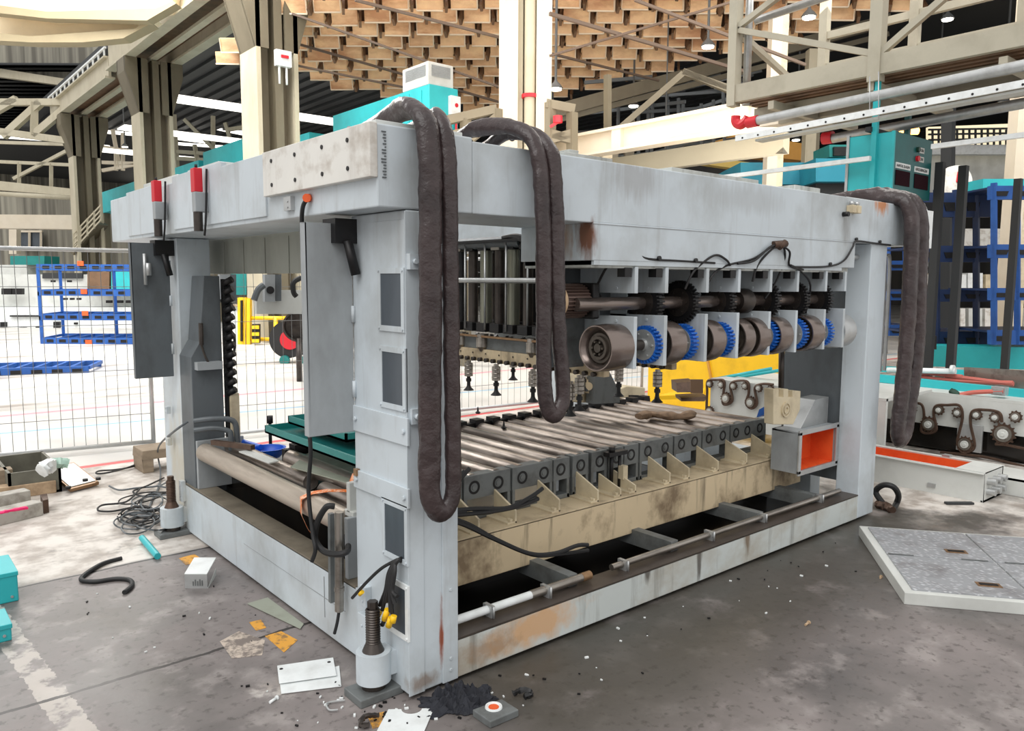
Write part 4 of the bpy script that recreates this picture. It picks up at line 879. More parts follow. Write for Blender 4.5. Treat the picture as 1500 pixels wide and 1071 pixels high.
# plate with a half-round cut-out
pts = [onz(x, y, .003) for x, y in ((566,1040),(588,1040))]
e0, e1 = onz(588,1040,.003), onz(618,1039,.003); mid = (e0+e1)/2; r_ = (e1-e0).length/2; ex = (e1-e0).normalized(); ey = Vector((ex.y,-ex.x,0))
poly = [onz(569,1040,.003), e0]+[mid-ex*r_*math.cos(a)+ey*r_*.9*math.sin(a) for a in [pi*k/10 for k in range(1,10)]]+[e1, onz(636,1038,.003), onz(616,1085,.003), onz(545,1085,.003)]
tag(MB().prism(poly, (0,0,.003)).build('cover_plate', M['white']), 'white plate with half-round cut-out at the bottom edge below the near foot', 'plate')
sq = thing('square_washer', onz(724,1050), 'thick grey square plate with round hole holding rusty oil', 'plate')
ctr = onz(724, 1049, 0); A4 = [onz(x,y,0) for x,y in ((692,1050),(735,1034),(760,1050),(718,1068))]
MB().prism(A4, (0,0,.03)).build('plate', M['cast'], sq, bevel=.004)
MB().lathe(ctr+Vector((0.005,.01,.03)), (0,0,1), [(0,.0),(0.001,.02),(.001,.026),(.006,.028),(.006,.033),(0,.035)], n=24).build('rim', M['white'], sq)
MB().cyl(ctr+Vector((.005,.01,.0305)), ctr+Vector((.005,.01,.0325)), .021, n=20).build('rust_fill', M['orange'], sq)
# crumpled black rag
random.seed(5)
bm = bmesh.new(); bmesh.ops.create_grid(bm, x_segments=46, y_segments=30, size=1)
c0 = onz(672, 1030)
from mathutils import noise as mn
for v in bm.verts:
    a = v.co.copy(); n1 = mn.fractal(Vector((a.x*3.1, a.y*3.1, .3)), .9, 2.0, 5); n2 = mn.noise(Vector((a.x*9, a.y*9, 4)))
    fall = max(0, 1-(a.x**2+a.y**2)**.9)
    v.co = Vector((a.x*.15*(1+.25*n1), a.y*.085*(1+.3*n1), .004+fall*(.03+.07*abs(n1)+.035*abs(n2))))
me = bpy.data.meshes.new('rag'); bm.to_mesh(me); bm.free(); me.materials.append(mat('black_cloth', (34,36,44), .8, 0, (16,16,20), .6, (20,20,20)))
rg = bpy.data.objects.new('oily_rag', me); COL.objects.link(rg); rg.location = (c0.x, c0.y, 0.001); rg.rotation_euler.z = -.45
sd = rg.modifiers.new('s','SOLIDIFY'); sd.thickness = .003; tag(rg, 'crumpled black rag on the floor right of the near foot', 'rag')
# bent white bracket with dark lettering
bk = thing('bent_bracket', onz(290,860), 'bent white sheet bracket lying by the side sill', 'bracket')
g0 = [onz(x,y,0) for x,y in ((271,862),(304,862))]; wv = g0[1]-g0[0]; back = Vector((.10,.14,0))
up_ = Vector((0,0,.10))
MB().prism([g0[0], g0[1], g0[1]+up_*.8, g0[0]+up_*.8], (.004,.003,0)).build('front_flange', M['galv'], bk)
MB().prism([g0[0]+up_*.8, g0[1]+up_*.8, g0[1]+up_*1.1+back, g0[0]+up_*1.1+back], (0,0,.004)).build('top_sheet', M['white'], bk)
MB().prism([g0[1], g0[1]+up_*.15+back*.9, g0[1]+up_*.55+back*.9], (.004,0,0)).build('side_sheet', M['cabinet'], bk)
lt = MB()
for k, (a, b_) in enumerate(((.35,.25),(.45,.5),(.55,.3),(.65,.55),(.75,.4))): 
    p = g0[0]+wv*a; lt.prism([p+up_*.15, p+wv*.05+up_*.15, p+wv*.05+up_*(.3+b_*.4), p+up_*(.3+b_*.4)], (-.002,-.002,0))
lt.build('stencil_marks', M['cast'], bk)
tag(MB().tube([onz(178,818,.01), onz(150,826,.012), onz(124,842,.012), onz(120,850,.012), onz(140,852,.012), onz(170,848,.012), onz(190,850,.012), onz(193,858,.012), onz(182,868,.012)], .013, n=10).build('rubber_hose', M['rubber']), 'thick black hose piece bent like a hook on the floor, left of the side sill', 'hose')
tag(MB().cyl(onz(208,788,.03), onz(231,815,.02), .02, n=14).build('pipe_piece', M['teal']), 'short turquoise pipe lying by the far foot', 'pipe')
# tangle of cables
tc = thing('cable_tangle', onz(215,760), 'tangled heap of thin grey and black cables by the far foot', 'cable')
random.seed(21)
def fz(px, py, z=.012): return onz(px, py, z)
paths = [[(160,712),(175,718),(200,715),(232,712),(246,705)], [(205,716),(185,735),(150,740),(144,748),(165,749),(190,744),(205,742)],
 [(275,618),(255,632),(235,650),(231,665),(235,690),(233,712),(222,735),(212,760),(200,775)], [(228,668),(200,682),(170,688),(145,690),(142,694),(160,692),(190,684),(215,672),(235,658),(258,660)],
 [(232,712),(255,718),(262,730)], [(240,700),(215,712),(195,720),(210,727),(245,722)]]
for p in paths: MB().tube([fz(x,y,.015+random.random()*.02) for x,y in p] if p[0][0] != 275 else [onx(275,618,1.6), onx(255,632,1.55), fz(235,650,.35), fz(231,665,.15), fz(235,690,.03)]+[fz(x,y) for x,y in p[5:]], .0075, n=6).build('cable', M['rubber'] if random.random() < .6 else M['grey_dark'], tc)
for k in range(16):
    cx, cy = random.uniform(198,235), random.uniform(728,772); rx, ry = random.uniform(14,34), random.uniform(5,14); ph = random.random()*6; tilt = random.uniform(-.5,.2)
    pts = []
    for j in range(9):
        a = ph+j*2*pi/8*random.uniform(.95,1.02); x = cx+rx*math.cos(a); y = cy+ry*math.sin(a)+tilt*(x-cx)*.5
        pts.append(fz(min(x,254), max(min(y,792),712), .01+random.random()*.05))
    MB().tube(pts, .0055, n=6, sub=5).build('cable', random.choice([M['rubber'],M['rubber'],M['grey_dark']]), tc)
MB().cyl(fz(196,743,.02), fz(205,742,.02), .008, n=8).build('brass_tip', M['brass'], tc)
# open junction box with lid
jb = thing('junction_box', (1.0,7.3,0), 'open grey steel box lying by the wire fence', 'box')
q0 = [onz(x,y,0) for x,y in ((12,735),(108,728),(84,690),(8,700))]
zz = Vector((0,0,.2))
w_ = MB()
bx0, bx1, by0, by1 = .84, 1.20, 7.0, 7.75
w_.box(bx0,bx1,by0,by0+.02,0,.2).box(bx0,bx1,by1-.02,by1,0,.2).box(bx0,bx0+.02,by0,by1,0,.2).box(bx1-.02,bx1,by0,by1,0,.2).box(bx0,bx1,by0,by1,0,.02)
w_.build('box_body', mat('box_green_grey', (112,110,98), .6, 0, (66,62,54), .6, (3,3,3)), jb)
ld_ = thing('box_lid', onz(100,720), 'pale steel lid with brown rim leaning on the open grey box', 'lid')
L4 = [onz(67,686,.11), onz(108,677,.11), onz(145,706,.035), onz(100,722,.035)]; L4[3] = L4[0]+L4[2]-L4[1]
ln_ = (L4[1]-L4[0]).cross(L4[3]-L4[0]).normalized()
if ln_.dot(Vector((0,0,EYE))-L4[0]) < 0: ln_ = -ln_
MB().prism(L4, ln_*-.025).build('lid_rim', M['brass'], ld_)
cc = sum(L4, Vector())/4; MB().prism([cc+(p-cc)*.88+ln_*.002 for p in L4], ln_*.004).build('lid_panel', M['galv'], ld_)
for (x,y,z) in ((144,703,.05),(100,716,.04),(125,705,.09)): MB().cyl(onz(x,y,z), onz(x,y,z)+Vector((0,0,.02)), .02, n=8).build('latch', M['black'], ld_)
tag(MB().tube([onz(70,684,.24), onz(85,678,.26), onz(100,680,.24)], .04, n=8, wob=.3).build('plastic_bag', mat('pale_green_film', (170,200,186), .4)), 'pale green crumpled film on the open grey box', 'film')
tag(MB().tube([onz(60,690,.24), onz(68,684,.26), onz(76,682,.25)], .05, n=8, wob=.3).build('white_rag', M['white']), 'white crumpled cloth on the open grey box', 'cloth')
# beams of timber / steel channels in a pile
tg_ = 'scrap bars piled left of the open box'
def bar(a, b_, z, h, w, m, lab): 
    A1, B1 = onz(*a, z), onz(*b_, z); d = (B1-A1).normalized(); n_ = Vector((-d.y,d.x,0)); 
    return tag(MB().prism([A1,B1,B1+n_*w,A1+n_*w],(0,0,h)).build('scrap_bar', m, bevel=.006), lab, 'bar', tg_)
M['bar_grey'] = mat('weathered_bar', (176,172,164), .7, 0, (104,96,84), .8, (7,7,7)); M['bar_tan'] = mat('tan_bar', (186,160,130), .7, 0, (120,96,74), .8, (7,7,7))
bar((-30,778),(64,755), 0, .10, .12, M['bar_grey'], 'front grey scrap bar with drilled side')
bar((-30,752),(46,737), .0, .10, .12, M['bar_grey'], 'middle pale scrap bar behind the front one')
bar((-30,738),(83,722), .0, .10, .12, M['bar_tan'], 'rear tan scrap bar against the open box')
tag(MB().prism([onz(64,753),onz(72,751),onz(70,742),onz(60,744)],(0,0,.1)).build('rusty_block', M['chain']), 'rusty red block at the end of the front scrap bar', 'block')
tag(MB().tube([onz(-5,752,.12), onz(15,748,.13), onz(38,744,.12)], .02, n=8, wob=.3, flat=.5, flatdir=(0,0,1)).build('pink_cloth', mat('pink_cloth', (236,40,110), .7)), 'bright pink cloth strip on the scrap bars', 'cloth')
tag(B(*(lambda p:(p.x-.1,p.x+.06,p.y,p.y+.12))(onz(8,725)), 0, .2).build('wood_block', M['wood'], bevel=.005), 'upright timber block at the left end of the scrap pile', 'block')
# concrete/timber foot block of the fence
fb_ = thing('concrete_block', (2.0,7.1,0), 'grey fence foot block with a notch, behind the far leg', 'block')
q = onz(210,694)
MB().box(q.x,q.x+.42,q.y,q.y+.3,.12,.2).box(q.x,q.x+.09,q.y,q.y+.3,0,.12).box(q.x+.34,q.x+.42,q.y,q.y+.3,0,.12).build('block', M['wood'], fb_, bevel=.006)
# teal boxes at the left edge
def tealbox(a, w, d, h, z, lab):
    p = onz(*a, z); t = thing('teal_housing', (p.x-w, p.y, z), lab, 'box')
    MB().box(p.x-w, p.x, p.y, p.y+d, z, z+h).build('housing', M['teal'], t, bevel=.006)
    MB().box(p.x-w-.0, p.x+.004, p.y-.004, p.y+d+.004, z+h-.02, z+h+.003).build('lid', M['teal'], t, bevel=.003)
    for (yy, zz2) in ((.03,.03),): MB().cyl((p.x-.03,p.y-.004,z+zz2),(p.x-.03,p.y+.001,z+zz2),.007,n=8).build('screw', M['galv'], t)
tealbox((28,880), .3, .32, .16, 0, 'turquoise steel housing at the left picture edge, the one farther back')
tealbox((18,938), .3, .22, .08, 0, 'turquoise steel housing at the left picture edge, the lower one in front')
flat('olive_sheet', [(362,885),(392,876),(445,915),(440,922)], .004, .004, M['sheet'], 'olive sheet half pushed under the side sill', 'sheet')
# checker-plate cover
ck = thing('floor_hatch', (5.0,1.8,0), 'square floor hatch of grey checker plate lying at the far leg', 'hatch')
Ac, Bc = Vector((5.10,2.40,0)), Vector((4.17,1.70,0)); du = (Bc-Ac).normalized(); dv = Vector((-du.y*-1, du.x*-1, 0))
dv = Vector((-du.y, du.x, 0)); 
if dv.y > 0: dv = -dv
LU = (Bc-Ac).length; LV = 1.9
def ch(u, v, z=0): return Ac+du*u+dv*v+Vector((0,0,z))
MB().prism([ch(0,0),ch(LU,0),ch(LU,LV),ch(0,LV)], (0,0,.068)).build('hatch_frame', M['cabinet'], ck, bevel=.004)
cm = bpy.data.materials.new('checker_plate'); cm.use_nodes = True; nt = cm.node_tree; N = nt.nodes; L = nt.links; bs = N['Principled BSDF']
g = N.new('ShaderNodeNewGeometry'); 
def wave(rot):
    mp = N.new('ShaderNodeMapping'); mp.inputs['Rotation'].default_value = (0,0,rot); L.new(g.outputs['Position'], mp.inputs[0])
    w = N.new('ShaderNodeTexVoronoi'); w.inputs['Scale'].default_value = 55; mp.inputs['Scale'].default_value = (1,.45,1); L.new(mp.outputs[0], w.inputs[0]); return w.outputs[0]
wv_ = wave(.65); r = N.new('ShaderNodeMapRange'); r.inputs[1].default_value = .15; r.inputs[2].default_value = .4; L.new(wv_, r.inputs[0])
n_ = N.new('ShaderNodeTexNoise'); n_.inputs['Scale'].default_value = 7; n_.inputs['Detail'].default_value = 6; L.new(g.outputs['Position'], n_.inputs[0])
mx = N.new('ShaderNodeMix'); mx.data_type = 'RGBA'; L.new(r.outputs[0], mx.inputs[0]); mx.inputs[6].default_value = (*lin((206,208,212)),1); mx.inputs[7].default_value = (*lin((160,162,166)),1)
r2 = N.new('ShaderNodeMapRange'); r2.inputs[1].default_value = .5; r2.inputs[2].default_value = .75; r2.inputs[4].default_value = .6; L.new(n_.outputs[0], r2.inputs[0])
mx2 = N.new('ShaderNodeMix'); mx2.data_type = 'RGBA'; L.new(r2.outputs[0], mx2.inputs[0]); L.new(mx.outputs[2], mx2.inputs[6]); mx2.inputs[7].default_value = (*lin((110,104,104)),1)
L.new(mx2.outputs[2], bs.inputs['Base Color']); bs.inputs['Metallic'].default_value = .2; bs.inputs['Roughness'].default_value = .4
bp = N.new('ShaderNodeBump'); bp.inputs['Strength'].default_value = .5; bp.inputs['Distance'].default_value = .004; bp.invert = True; L.new(r.outputs[0], bp.inputs['Height']); L.new(bp.outputs[0], bs.inputs['Normal'])
us = [.04, LU*.5, LU-.03]; vs = [.04, .63, 1.25, 1.87]
for i in range(2):
    for j in range(3):
        u0, u1, v0, v1 = us[i]+.006, us[i+1]-.006, vs[j]+.006, vs[j+1]-.006
        pl = MB().prism([ch(u0,v0),ch(u1,v0),ch(u1,v1),ch(u0,v1)], (0,0,.078)).build('checker_panel', cm, ck, bevel=.001)
        uc, vc = u0+(u1-u0)*(.74 if i == 0 else .72), v0+(v1-v0)*.72
        MB().prism([ch(uc-.03,vc-.06,.078),ch(uc+.03,vc-.06,.078),ch(uc+.03,vc+.06,.078),ch(uc-.03,vc+.06,.078)], (0,0,.003)).build('handle_recess', M['brass'], pl)
        MB().prism([ch(uc-.015,vc-.045,.081),ch(uc+.015,vc-.045,.081),ch(uc+.015,vc+.045,.081),ch(uc-.015,vc+.045,.081)], (0,0,.002)).build('handle_slot', M['black'], pl)
hg = MB()
for v in (.12,.52,.75,1.1):
    for u in (us[1],): hg.prism([ch(u-.006,v-.07,.079),ch(u+.006,v-.07,.079),ch(u+.006,v+.07,.079),ch(u-.006,v+.07,.079)], (0,0,.004))
hg.build_each('hinge', M['cast'], ck)
# yellow chalk/paint marks and small litter on the floor
M['pmark'] = mat('pale_worn_paint', (196,182,168), .6, 0, (118,108,102), .95, (9,9,9), lo=.46, hi=.56)
M['ymark'] = mat('yellow_floor_paint', (222,160,60), .6, 0, (120,96,72), .8, (12,12,12), lo=.5, hi=.6)
for i, (pp, lab) in enumerate(((((388,932),(412,925),(436,938),(416,956)), 'square patch of worn yellow floor paint left of the near foot'),
        (((262,818),(285,812),(300,822),(272,828)), 'faded ochre paint patch near the far foot'),
        (((538,1048),(568,1042),(572,1060),(546,1068)), 'yellow paint patch beside the near foot pad'),
        (((322,940),(350,925),(388,938),(384,960),(340,965)), 'pale worn paint smear left of the yellow square'),
        (((365,912),(382,908),(390,920),(375,924)), 'small ochre paint dab next to the yellow square'))):
    tag(MB().prism([onz(x,y,.0005) for x,y in pp], (0,0,.0012)).build('floor_marking', M['pmark'] if 'pale' in lab else M['ymark']), lab, 'floor marking')
random.seed(44)
lm = MB(); dm = MB()
for k in range(130):
    if k < 70: px, py = random.gauss(560,90), random.uniform(1000,1068)
    else: px, py = random.uniform(720,1260), random.uniform(850,1000)
    if k >= 70:
        ed = 1003-(px-668)*.399
        py = ed+abs(random.gauss(0,45))+6
    if k > 110: px, py = random.uniform(120,400), random.uniform(840,960)
    if py > 1068: continue
    p = onz(px, py, .003)
    if 1.63 < p.x < 5.6 and p.y > 2.5: continue
    s = random.uniform(.0025,.009); a = random.random()*3; R = Matrix.Translation(p) @ Matrix.Rotation(a, 4, 'Z')
    (lm if random.random() < .5 else dm).box(-s, s, -s*.5, s*.5, -.002, s*.6, R=R)
tag(lm.build('metal_chips', M['white']), 'pale chips and screws scattered over the dark floor', 'litter', kind='stuff')
tag(dm.build('dark_debris', M['black']), 'dark crumbs scattered over the floor around the machine', 'litter', kind='stuff')
for i, (px, py, ln, an, m, lab) in enumerate(((400,1026,.03,.4,M['white'],'small white plastic plug on the floor below the white plates'), (1182,914,.03,.1,M['bar_tan'],'small tan splinter alone on the right floor'), (1290,846,.02,.3,M['bar_tan'],'tan chip by the hatch edge'), (620,1010,.02,1.2,M['galv'],'small screw by the near column base'))):
    p = onz(px,py,.006); d = Vector((math.cos(an),math.sin(an),0))*ln
    tag(MB().cyl(p-d*.6, p+d*.6, .006, n=8).cyl(p+d*.6, p+d*.85, .01, n=8).build('floor_scrap', m), lab, 'scrap')
tag(MB().tube([onz(505,1026,.01),onz(480,1030,.01),onz(482,1040,.01),onz(495,1040,.01)], .004, n=6).build('wire_ring', M['galv']), 'thin bent wire on the floor left of the foot pad', 'wire')
tag(MB().tube([onz(555,1048,.02),onz(535,1050,.03),onz(528,1062,.02),onz(540,1062,.01)], .01, n=6, wob=.3).build('metal_swarf', M['steel_dark']), 'curl of dark metal swarf by the foot pad', 'swarf')
tag(MB().tube([onz(752,1016,.015),onz(765,1011,.03),onz(778,1016,.015),onz(768,1021,.01)], .012, n=6, wob=.4).build('black_scrap', M['rubber']), 'shiny black plastic scrap right of the rag', 'scrap')
# ================================================================== WIRE FENCE
def fence(A, Bv, lab, zt=1.97, posts=True):
    A, Bv = Vector(A), Vector(Bv); t = thing('wire_fence', A, lab, 'fence', 'temporary wire fence panels behind the machine')
    d = (Bv-A); L_ = d.length; d.normalize(); up = Vector((0,0,1))
    fr = MB().cyl(A+up*.06, Bv+up*.06, .021, n=10).cyl(A+up*zt, Bv+up*zt, .021, n=10)
    fr.build_each('frame_rail', M['galv'], t)
    for q in (A, Bv): MB().cyl(q+up*.0, q+up*zt, .021, n=10).build('fence_post', M['galv'], t)
    w = MB(); n = int(L_/.1)
    for i in range(1, n): p = A+d*(L_*i/n); w.cyl(p+up*.06, p+up*zt, .0028, n=4, cap=False)
    for z in (.35, .8, 1.25, 1.62, 1.8): w.cyl(A+up*z, Bv+up*z, .003, n=4, cap=False)
    w.build('wire_mesh', M['galv_dk'], t); return t
M['galv_dk'] = mat('wire_grey', (120,122,122), .5, .4)
f0 = onz(225,648,.05); f0.z = 0; f1 = onz(0,668,.05); f1.z = 0; fd = (f1-f0).normalized()
fence(f0+fd*3.4, f0, 'wire fence panel left of the far leg, in front of the bright floor')
g0 = f0+Vector((.14,-.02,0)); g1 = g0+Vector((3.3,-.35,0)); fence(g0, g1, 'wire fence panel seen through the left opening of the frame')
g2 = g1+Vector((3.3,-.3,0)); fence(g1+Vector((.06,0,0)), g2, 'wire fence panel seen beyond the roller table')
tag(MB().box(f0.x-.02,f0.x+.5,f0.y-.28,f0.y+.02,.0,.03).build('fence_sheet', M['galv'], bevel=.002), 'grey sheet under the fence posts by the far leg', 'sheet')

# ================================================================== LEFT FAR: racks, pallets, machinery
def pallet_frame(mb, O, ax, ay_, L_, W_, z, h=.16):
    for o in (0, W_): mb.beam(O+ay_*o+Vector((0,0,z+h/2)), O+ax*L_+ay_*o+Vector((0,0,z+h/2)), .07, h)
    for k in range(8): mb.beam(O+ax*(L_*k/7)+Vector((0,0,z+h*.8)), O+ax*(L_*k/7)+ay_*W_+Vector((0,0,z+h*.8)), .06, .06)
    return mb
def rack(O, ax, ay_, L_, W_, levels, m, lab, grp, cat='rack', postw=.07, holes=True, tags=()):
    t = thing('stacking_rack', O, lab, cat, grp)
    for i, z in enumerate(levels):
        o = pallet_frame(MB(), O, ax, ay_, L_, W_, z).build('deck_frame', m, t)
        if holes:
            hb = MB(); n = ay_.normalized()
            for k in range(int(L_/.32)):
                c = O+ax*(.14+k*.32)-n*.04+Vector((0,0,z+.08)); hb.beam(c, c+ax*.17, .012, .075)
            hb.build_each('fork_slot', M['black'], o)
        if i < len(levels)-1 or len(levels) == 1:
            if len(levels) > 1:
                for (a, b_) in ((0,0),(L_,0),(0,W_),(L_,W_),(L_*.5,W_)):
                    p = O+ax*a+ay_*b_; MB().beam(p+Vector((0,0,z)), p+Vector((0,0,levels[i+1]+.1)), postw, postw).build('upright', m, t)
    for (u, z) in tags:
        c = O+ax*u-ay_.normalized()*.06+Vector((0,0,z)); MB().beam(c, c+ax*.16, .02, .12).build('orange_tag', M['orange'], t)
    return t
axr = RT.copy(); ayr = FW.copy()
O_ = ond(62, 507, 20.3); O_.z = 0
rack(O_, axr, (FW*1.6-RT*.35), 3.0, 1.0, [.0,.62,1.25,1.9], M['rackblue'], 'blue stacked transport racks four levels high behind the wire fence', None, tags=((1.15,.05),(1.1,.80),(1.1,1.36),(1.05,2.08)))
rack(ond(-60,555,13.4)*1.0, (onz(98,548)-onz(-60,553)).normalized(), Vector((.35,.8,0)), 2.0, 1.2, [.0], M['rackblue'], 'single low blue pallet rack lying on the bright floor', None)
# row of grey steel cabinets along the hall (behind racks)
cb_ = thing('cabinet_row', ond(60,480,27), 'long row of grey and white machine cabinets far behind the blue racks', 'cabinet')
def cbox(x0, x1, y0, y1, d, th, m, name, par): return MB().prism([ond(x0,y1,d), ond(x1,y1,d), ond(x1,y0,d), ond(x0,y0,d)], FW*th).build(name, m, par)
cbox(-30,205,450,487,27,1.0,M['white'],'lower_panel',cb_); cbox(-30,205,402,449,27.3,1.0,M['cabinet'],'upper_panel',cb_)
m_ = MB()
for (x,y,w,h) in ((0,477,8,10),(28,482,9,5),(52,481,8,5),(78,476,9,9),(108,474,4,3),(2,427,14,9),(18,427,14,9),(92,438,4,3),(102,438,4,3),(112,438,4,3),(155,442,7,4),(171,442,7,4),(184,442,7,4),(74,412,4,3),(98,412,4,3),(14,463,200,2)):
    m_.prism([ond(x,y+h/2,26.9),ond(x+w,y+h/2,26.9),ond(x+w,y-h/2,26.9),ond(x,y-h/2,26.9)], FW*.15)
m_.build('dark_openings', M['black'], cb_)
cbox(62,120,400,408,27.2,.4,M['dark'],'dark_gap',cb_)
cbox(128,160,398,432,26.5,.5,M['rib'],'brown_cabinet',cb_); cbox(163,190,398,425,26.5,.5,M['teal'],'teal_cabinet',cb_)
cbox(15,65,375,388,30,1,M['teal_dark'],'teal_cover',cb_); cbox(-30,40,388,404,30,1,M['cabinet'],'hood',cb_)
# equipment wall seen through left opening & middle opening
eq = thing('pallet_boxes', ond(350,500,24), 'white boxes on pallets beyond the yellow barrier', 'boxes')
cbox(325,352,447,497,24,1.0,M['white'],'crate',eq); cbox(362,445,430,500,25,1.0,M['cabinet'],'crate',eq)
cbox(325,352,446,449,23.9,.2,M['bar_tan'],'slat',eq); cbox(325,352,497,500,23.9,1.0,M['chain'],'pallet',eq)
tag(cbox(338,361,398,432,23,.8,M['teal_dark'],'green_pump',None), 'dark teal pump unit behind the yellow barrier', 'pump')
tag(cbox(366,386,466,500,22.5,.7,mat('bin_green',(90,140,60),.6),'green_bin',None), 'green bin behind the yellow barrier', 'bin')
ybr = thing('yellow_barrier', ond(365,505,20.5), 'yellow safety barrier with posts and rails seen through the left opening', 'barrier')
for x0,x1,y0 in ((348,356,436),(356.5,360,436),(361,366,437)): cbox(x0,x1,y0,505,20.4,.18,M['yellow'],'barrier_post',ybr)
for y in (466,497): MB().cyl(ond(366,y,20.5), ond(432,y,20.5), .05, n=8).build('barrier_rail', M['yellow'], ybr)
for x in (404,430): MB().cyl(ond(x,465,20.5), ond(x,502,20.5), .06, n=8).build('barrier_post', M['yellow'], ybr)
cbox(369,379,475,503,20.2,.15,M['black'],'striped_board',ybr)
for y in (477,487,497): cbox(369,379,y,y+5,20.15,.05,M['yellow'],'yellow_stripe',ybr)
cbox(352,355,440,500,20.35,.05,M['black'],'black_slot',ybr)
hr = thing('hose_reel', ond(430,497,16), 'red and black hose reel on small wheels, in the left opening', 'reel')
c = ond(431,497,16); MB().cyl(c-FW*.12-RT*.1, c+FW*.12-RT*.1, .38, n=30).cyl(c+FW*.12, c+FW*.14, .36, n=30).build('reel_drum', M['rubber'], hr)
MB().cyl(c-FW*.16-RT*.05, c-FW*.12-RT*.05, .2, n=24).build('reel_face', M['red'], hr)
MB().cyl(ond(416,521,15.8)+Vector((0,0,-.1)), ond(416,521,15.8)+Vector((0,0,-.1))+FW*.08, .1, n=16).cyl(ond(447,521,15.8)+Vector((0,0,-.1)), ond(447,521,15.8)+Vector((0,0,-.1))+FW*.08, .1, n=16).build_each('wheel', M['teal_dark'], hr)
tf = thing('drum_fan', ond(437,478,15), 'round black drum with brass inside above the hose reel', 'drum')
c = ond(437,478,13); MB().lathe(c, -FW+RT*.3, [(-.3,.0),(-.3,.2),(.0,.26),(.02,.26),(.02,.23),(-.2,.2),(-.2,0)], n=30).build('drum_shell', M['steel_dark'], tf); MB().cyl((c.x,c.y,0),(c.x,c.y,c.z-.2),.05,n=10).build('stand', M['steel_dark'], tf)
# cross beam with oval lug plates seen in left opening
lp = thing('lug_beam', ony(400,430,5.0), 'grey beam with oval-holed lug plates hanging inside the left opening', 'beam')
def lyp(x0,y0,x1,y1,yy,m,name,par,th=.05): return MB().prism([ony(x0,y1,yy),ony(x1,y1,yy),ony(x1,y0,yy),ony(x0,y0,yy)], (0,th,0)).build(name, m, par)
lyp(376,425,442,460,7.0,M['cabinet'],'beam_web',lp)
for x in (322, 388):
    p_ = lyp(x,402,x+15,442,6.9,M['grey_mid'],'lug_plate',lp); lyp(x+15,402,x+24,441,6.95,M['grey_dark'],'lug_side',lp)
    MB().cyl(ony(x+8,425,6.88), ony(x+8,425,6.92), .035, n=16).build('oval_hole', M['black'], p_)
MB().tube([ony(372,440,6.8),ony(378,425,6.8),ony(386,418,6.8)], .03, n=8).build('lever', M['grey_dark'], lp)
MB().tube([ony(441,407,6.8),ony(430,414,6.8),ony(430,428,6.8),ony(434,434,6.8)], .025, n=8).build('hose', M['rubber'], lp)
tag(MB().tube([ony(322,441,5.6),ony(334,441,5.6),ony(344,455,5.6)], .012, n=6).tube([ony(331,441,5.6),ony(332,470,5.6),ony(343,495,5.6),ony(343,516,5.6)], .01, n=6).build('loose_cable', M['rubber']), 'thin black cable dangling beside the far guide block', 'cable')

# teal press line units rising behind the machine (tall machines on the floor)
def press(xa, ya, yb_, zt, lab, w=2.0, zb=3.6, vent=False):
    t = thing('press_unit', (xa, ya, 0), lab, 'press', 'turquoise press line units behind the machine')
    MB().box(xa, xa+w, ya, yb_, zb, zt).build('teal_hood', M['teal'], t, bevel=.01)
    for x in (xa+.05, xa+w-.35):
        for y in (ya+.1, yb_-.5): MB().box(x, x+.3, y, y+.3, 0, zb).build('leg', M['build_dk'], t)
    return t
def yx(px, x=11.0): r = ray(px, 300); return x*r.y/r.x
u1 = press(11, yx(630), yx(490), 6.40, 'tallest turquoise hood with a white vent on top, just behind the near beam corner', zb=4.4, w=.85)
p0 = Vector((11.0, yx(630), 6.40))
m_ = MB().box(11.0, 11.75, p0.y+.05, p0.y+1.2, 6.40, 6.95).build('vent_box', M['cabinet'], u1, bevel=.02)
m_ = MB()
for k in range(9): m_.box(10.985, 10.998, p0.y+.15, p0.y+1.05, 6.62+k*.03, 6.635+k*.03); m_.box(11.1, 11.65, p0.y+.03, p0.y+.045, 6.62+k*.03, 6.635+k*.03)
m_.build('vent_slats', M['grey_mid'], u1)
m_ = MB()
for px in (573, 600, 618): y = yx(px); m_.box(10.98, 11.0, y-.04, y, 4.6, 6.3)
m_.box(10.97, 11.0, yx(625), yx(600), 4.9, 5.1); m_.build('panel_ribs', M['teal'], u1)
q = Vector((11.85, p0.y, 5.95)); sb2 = MB().box(11.55, 11.85, p0.y-.12, p0.y, 5.75, 6.2).build('switch_box', M['white'], u1, bevel=.01)
MB().cyl((11.72,p0.y-.13,5.98),(11.72,p0.y-.12,5.98),.05,n=12).build('red_switch', M['red'], sb2)
MB().cyl((11.75,p0.y-.06,4.6),(11.75,p0.y-.06,5.75),.03,n=8).build('red_conduit', M['red'], u1)
press(11.6, yx(455,11.6), yx(394,11.6), 6.40, 'lower turquoise hood left of the tallest one', zb=4.2)
press(11, yx(372), yx(300), 6.65, 'ribbed turquoise hood between the two nearer olive columns', zb=4.0)
press(11, yx(293), yx(245), 6.42, 'small turquoise hood right of the red warning lamps', zb=4.0)
press(11, yx(215), yx(147), 6.42, 'farthest turquoise hood, at the left end of the machine beam', zb=5.3)

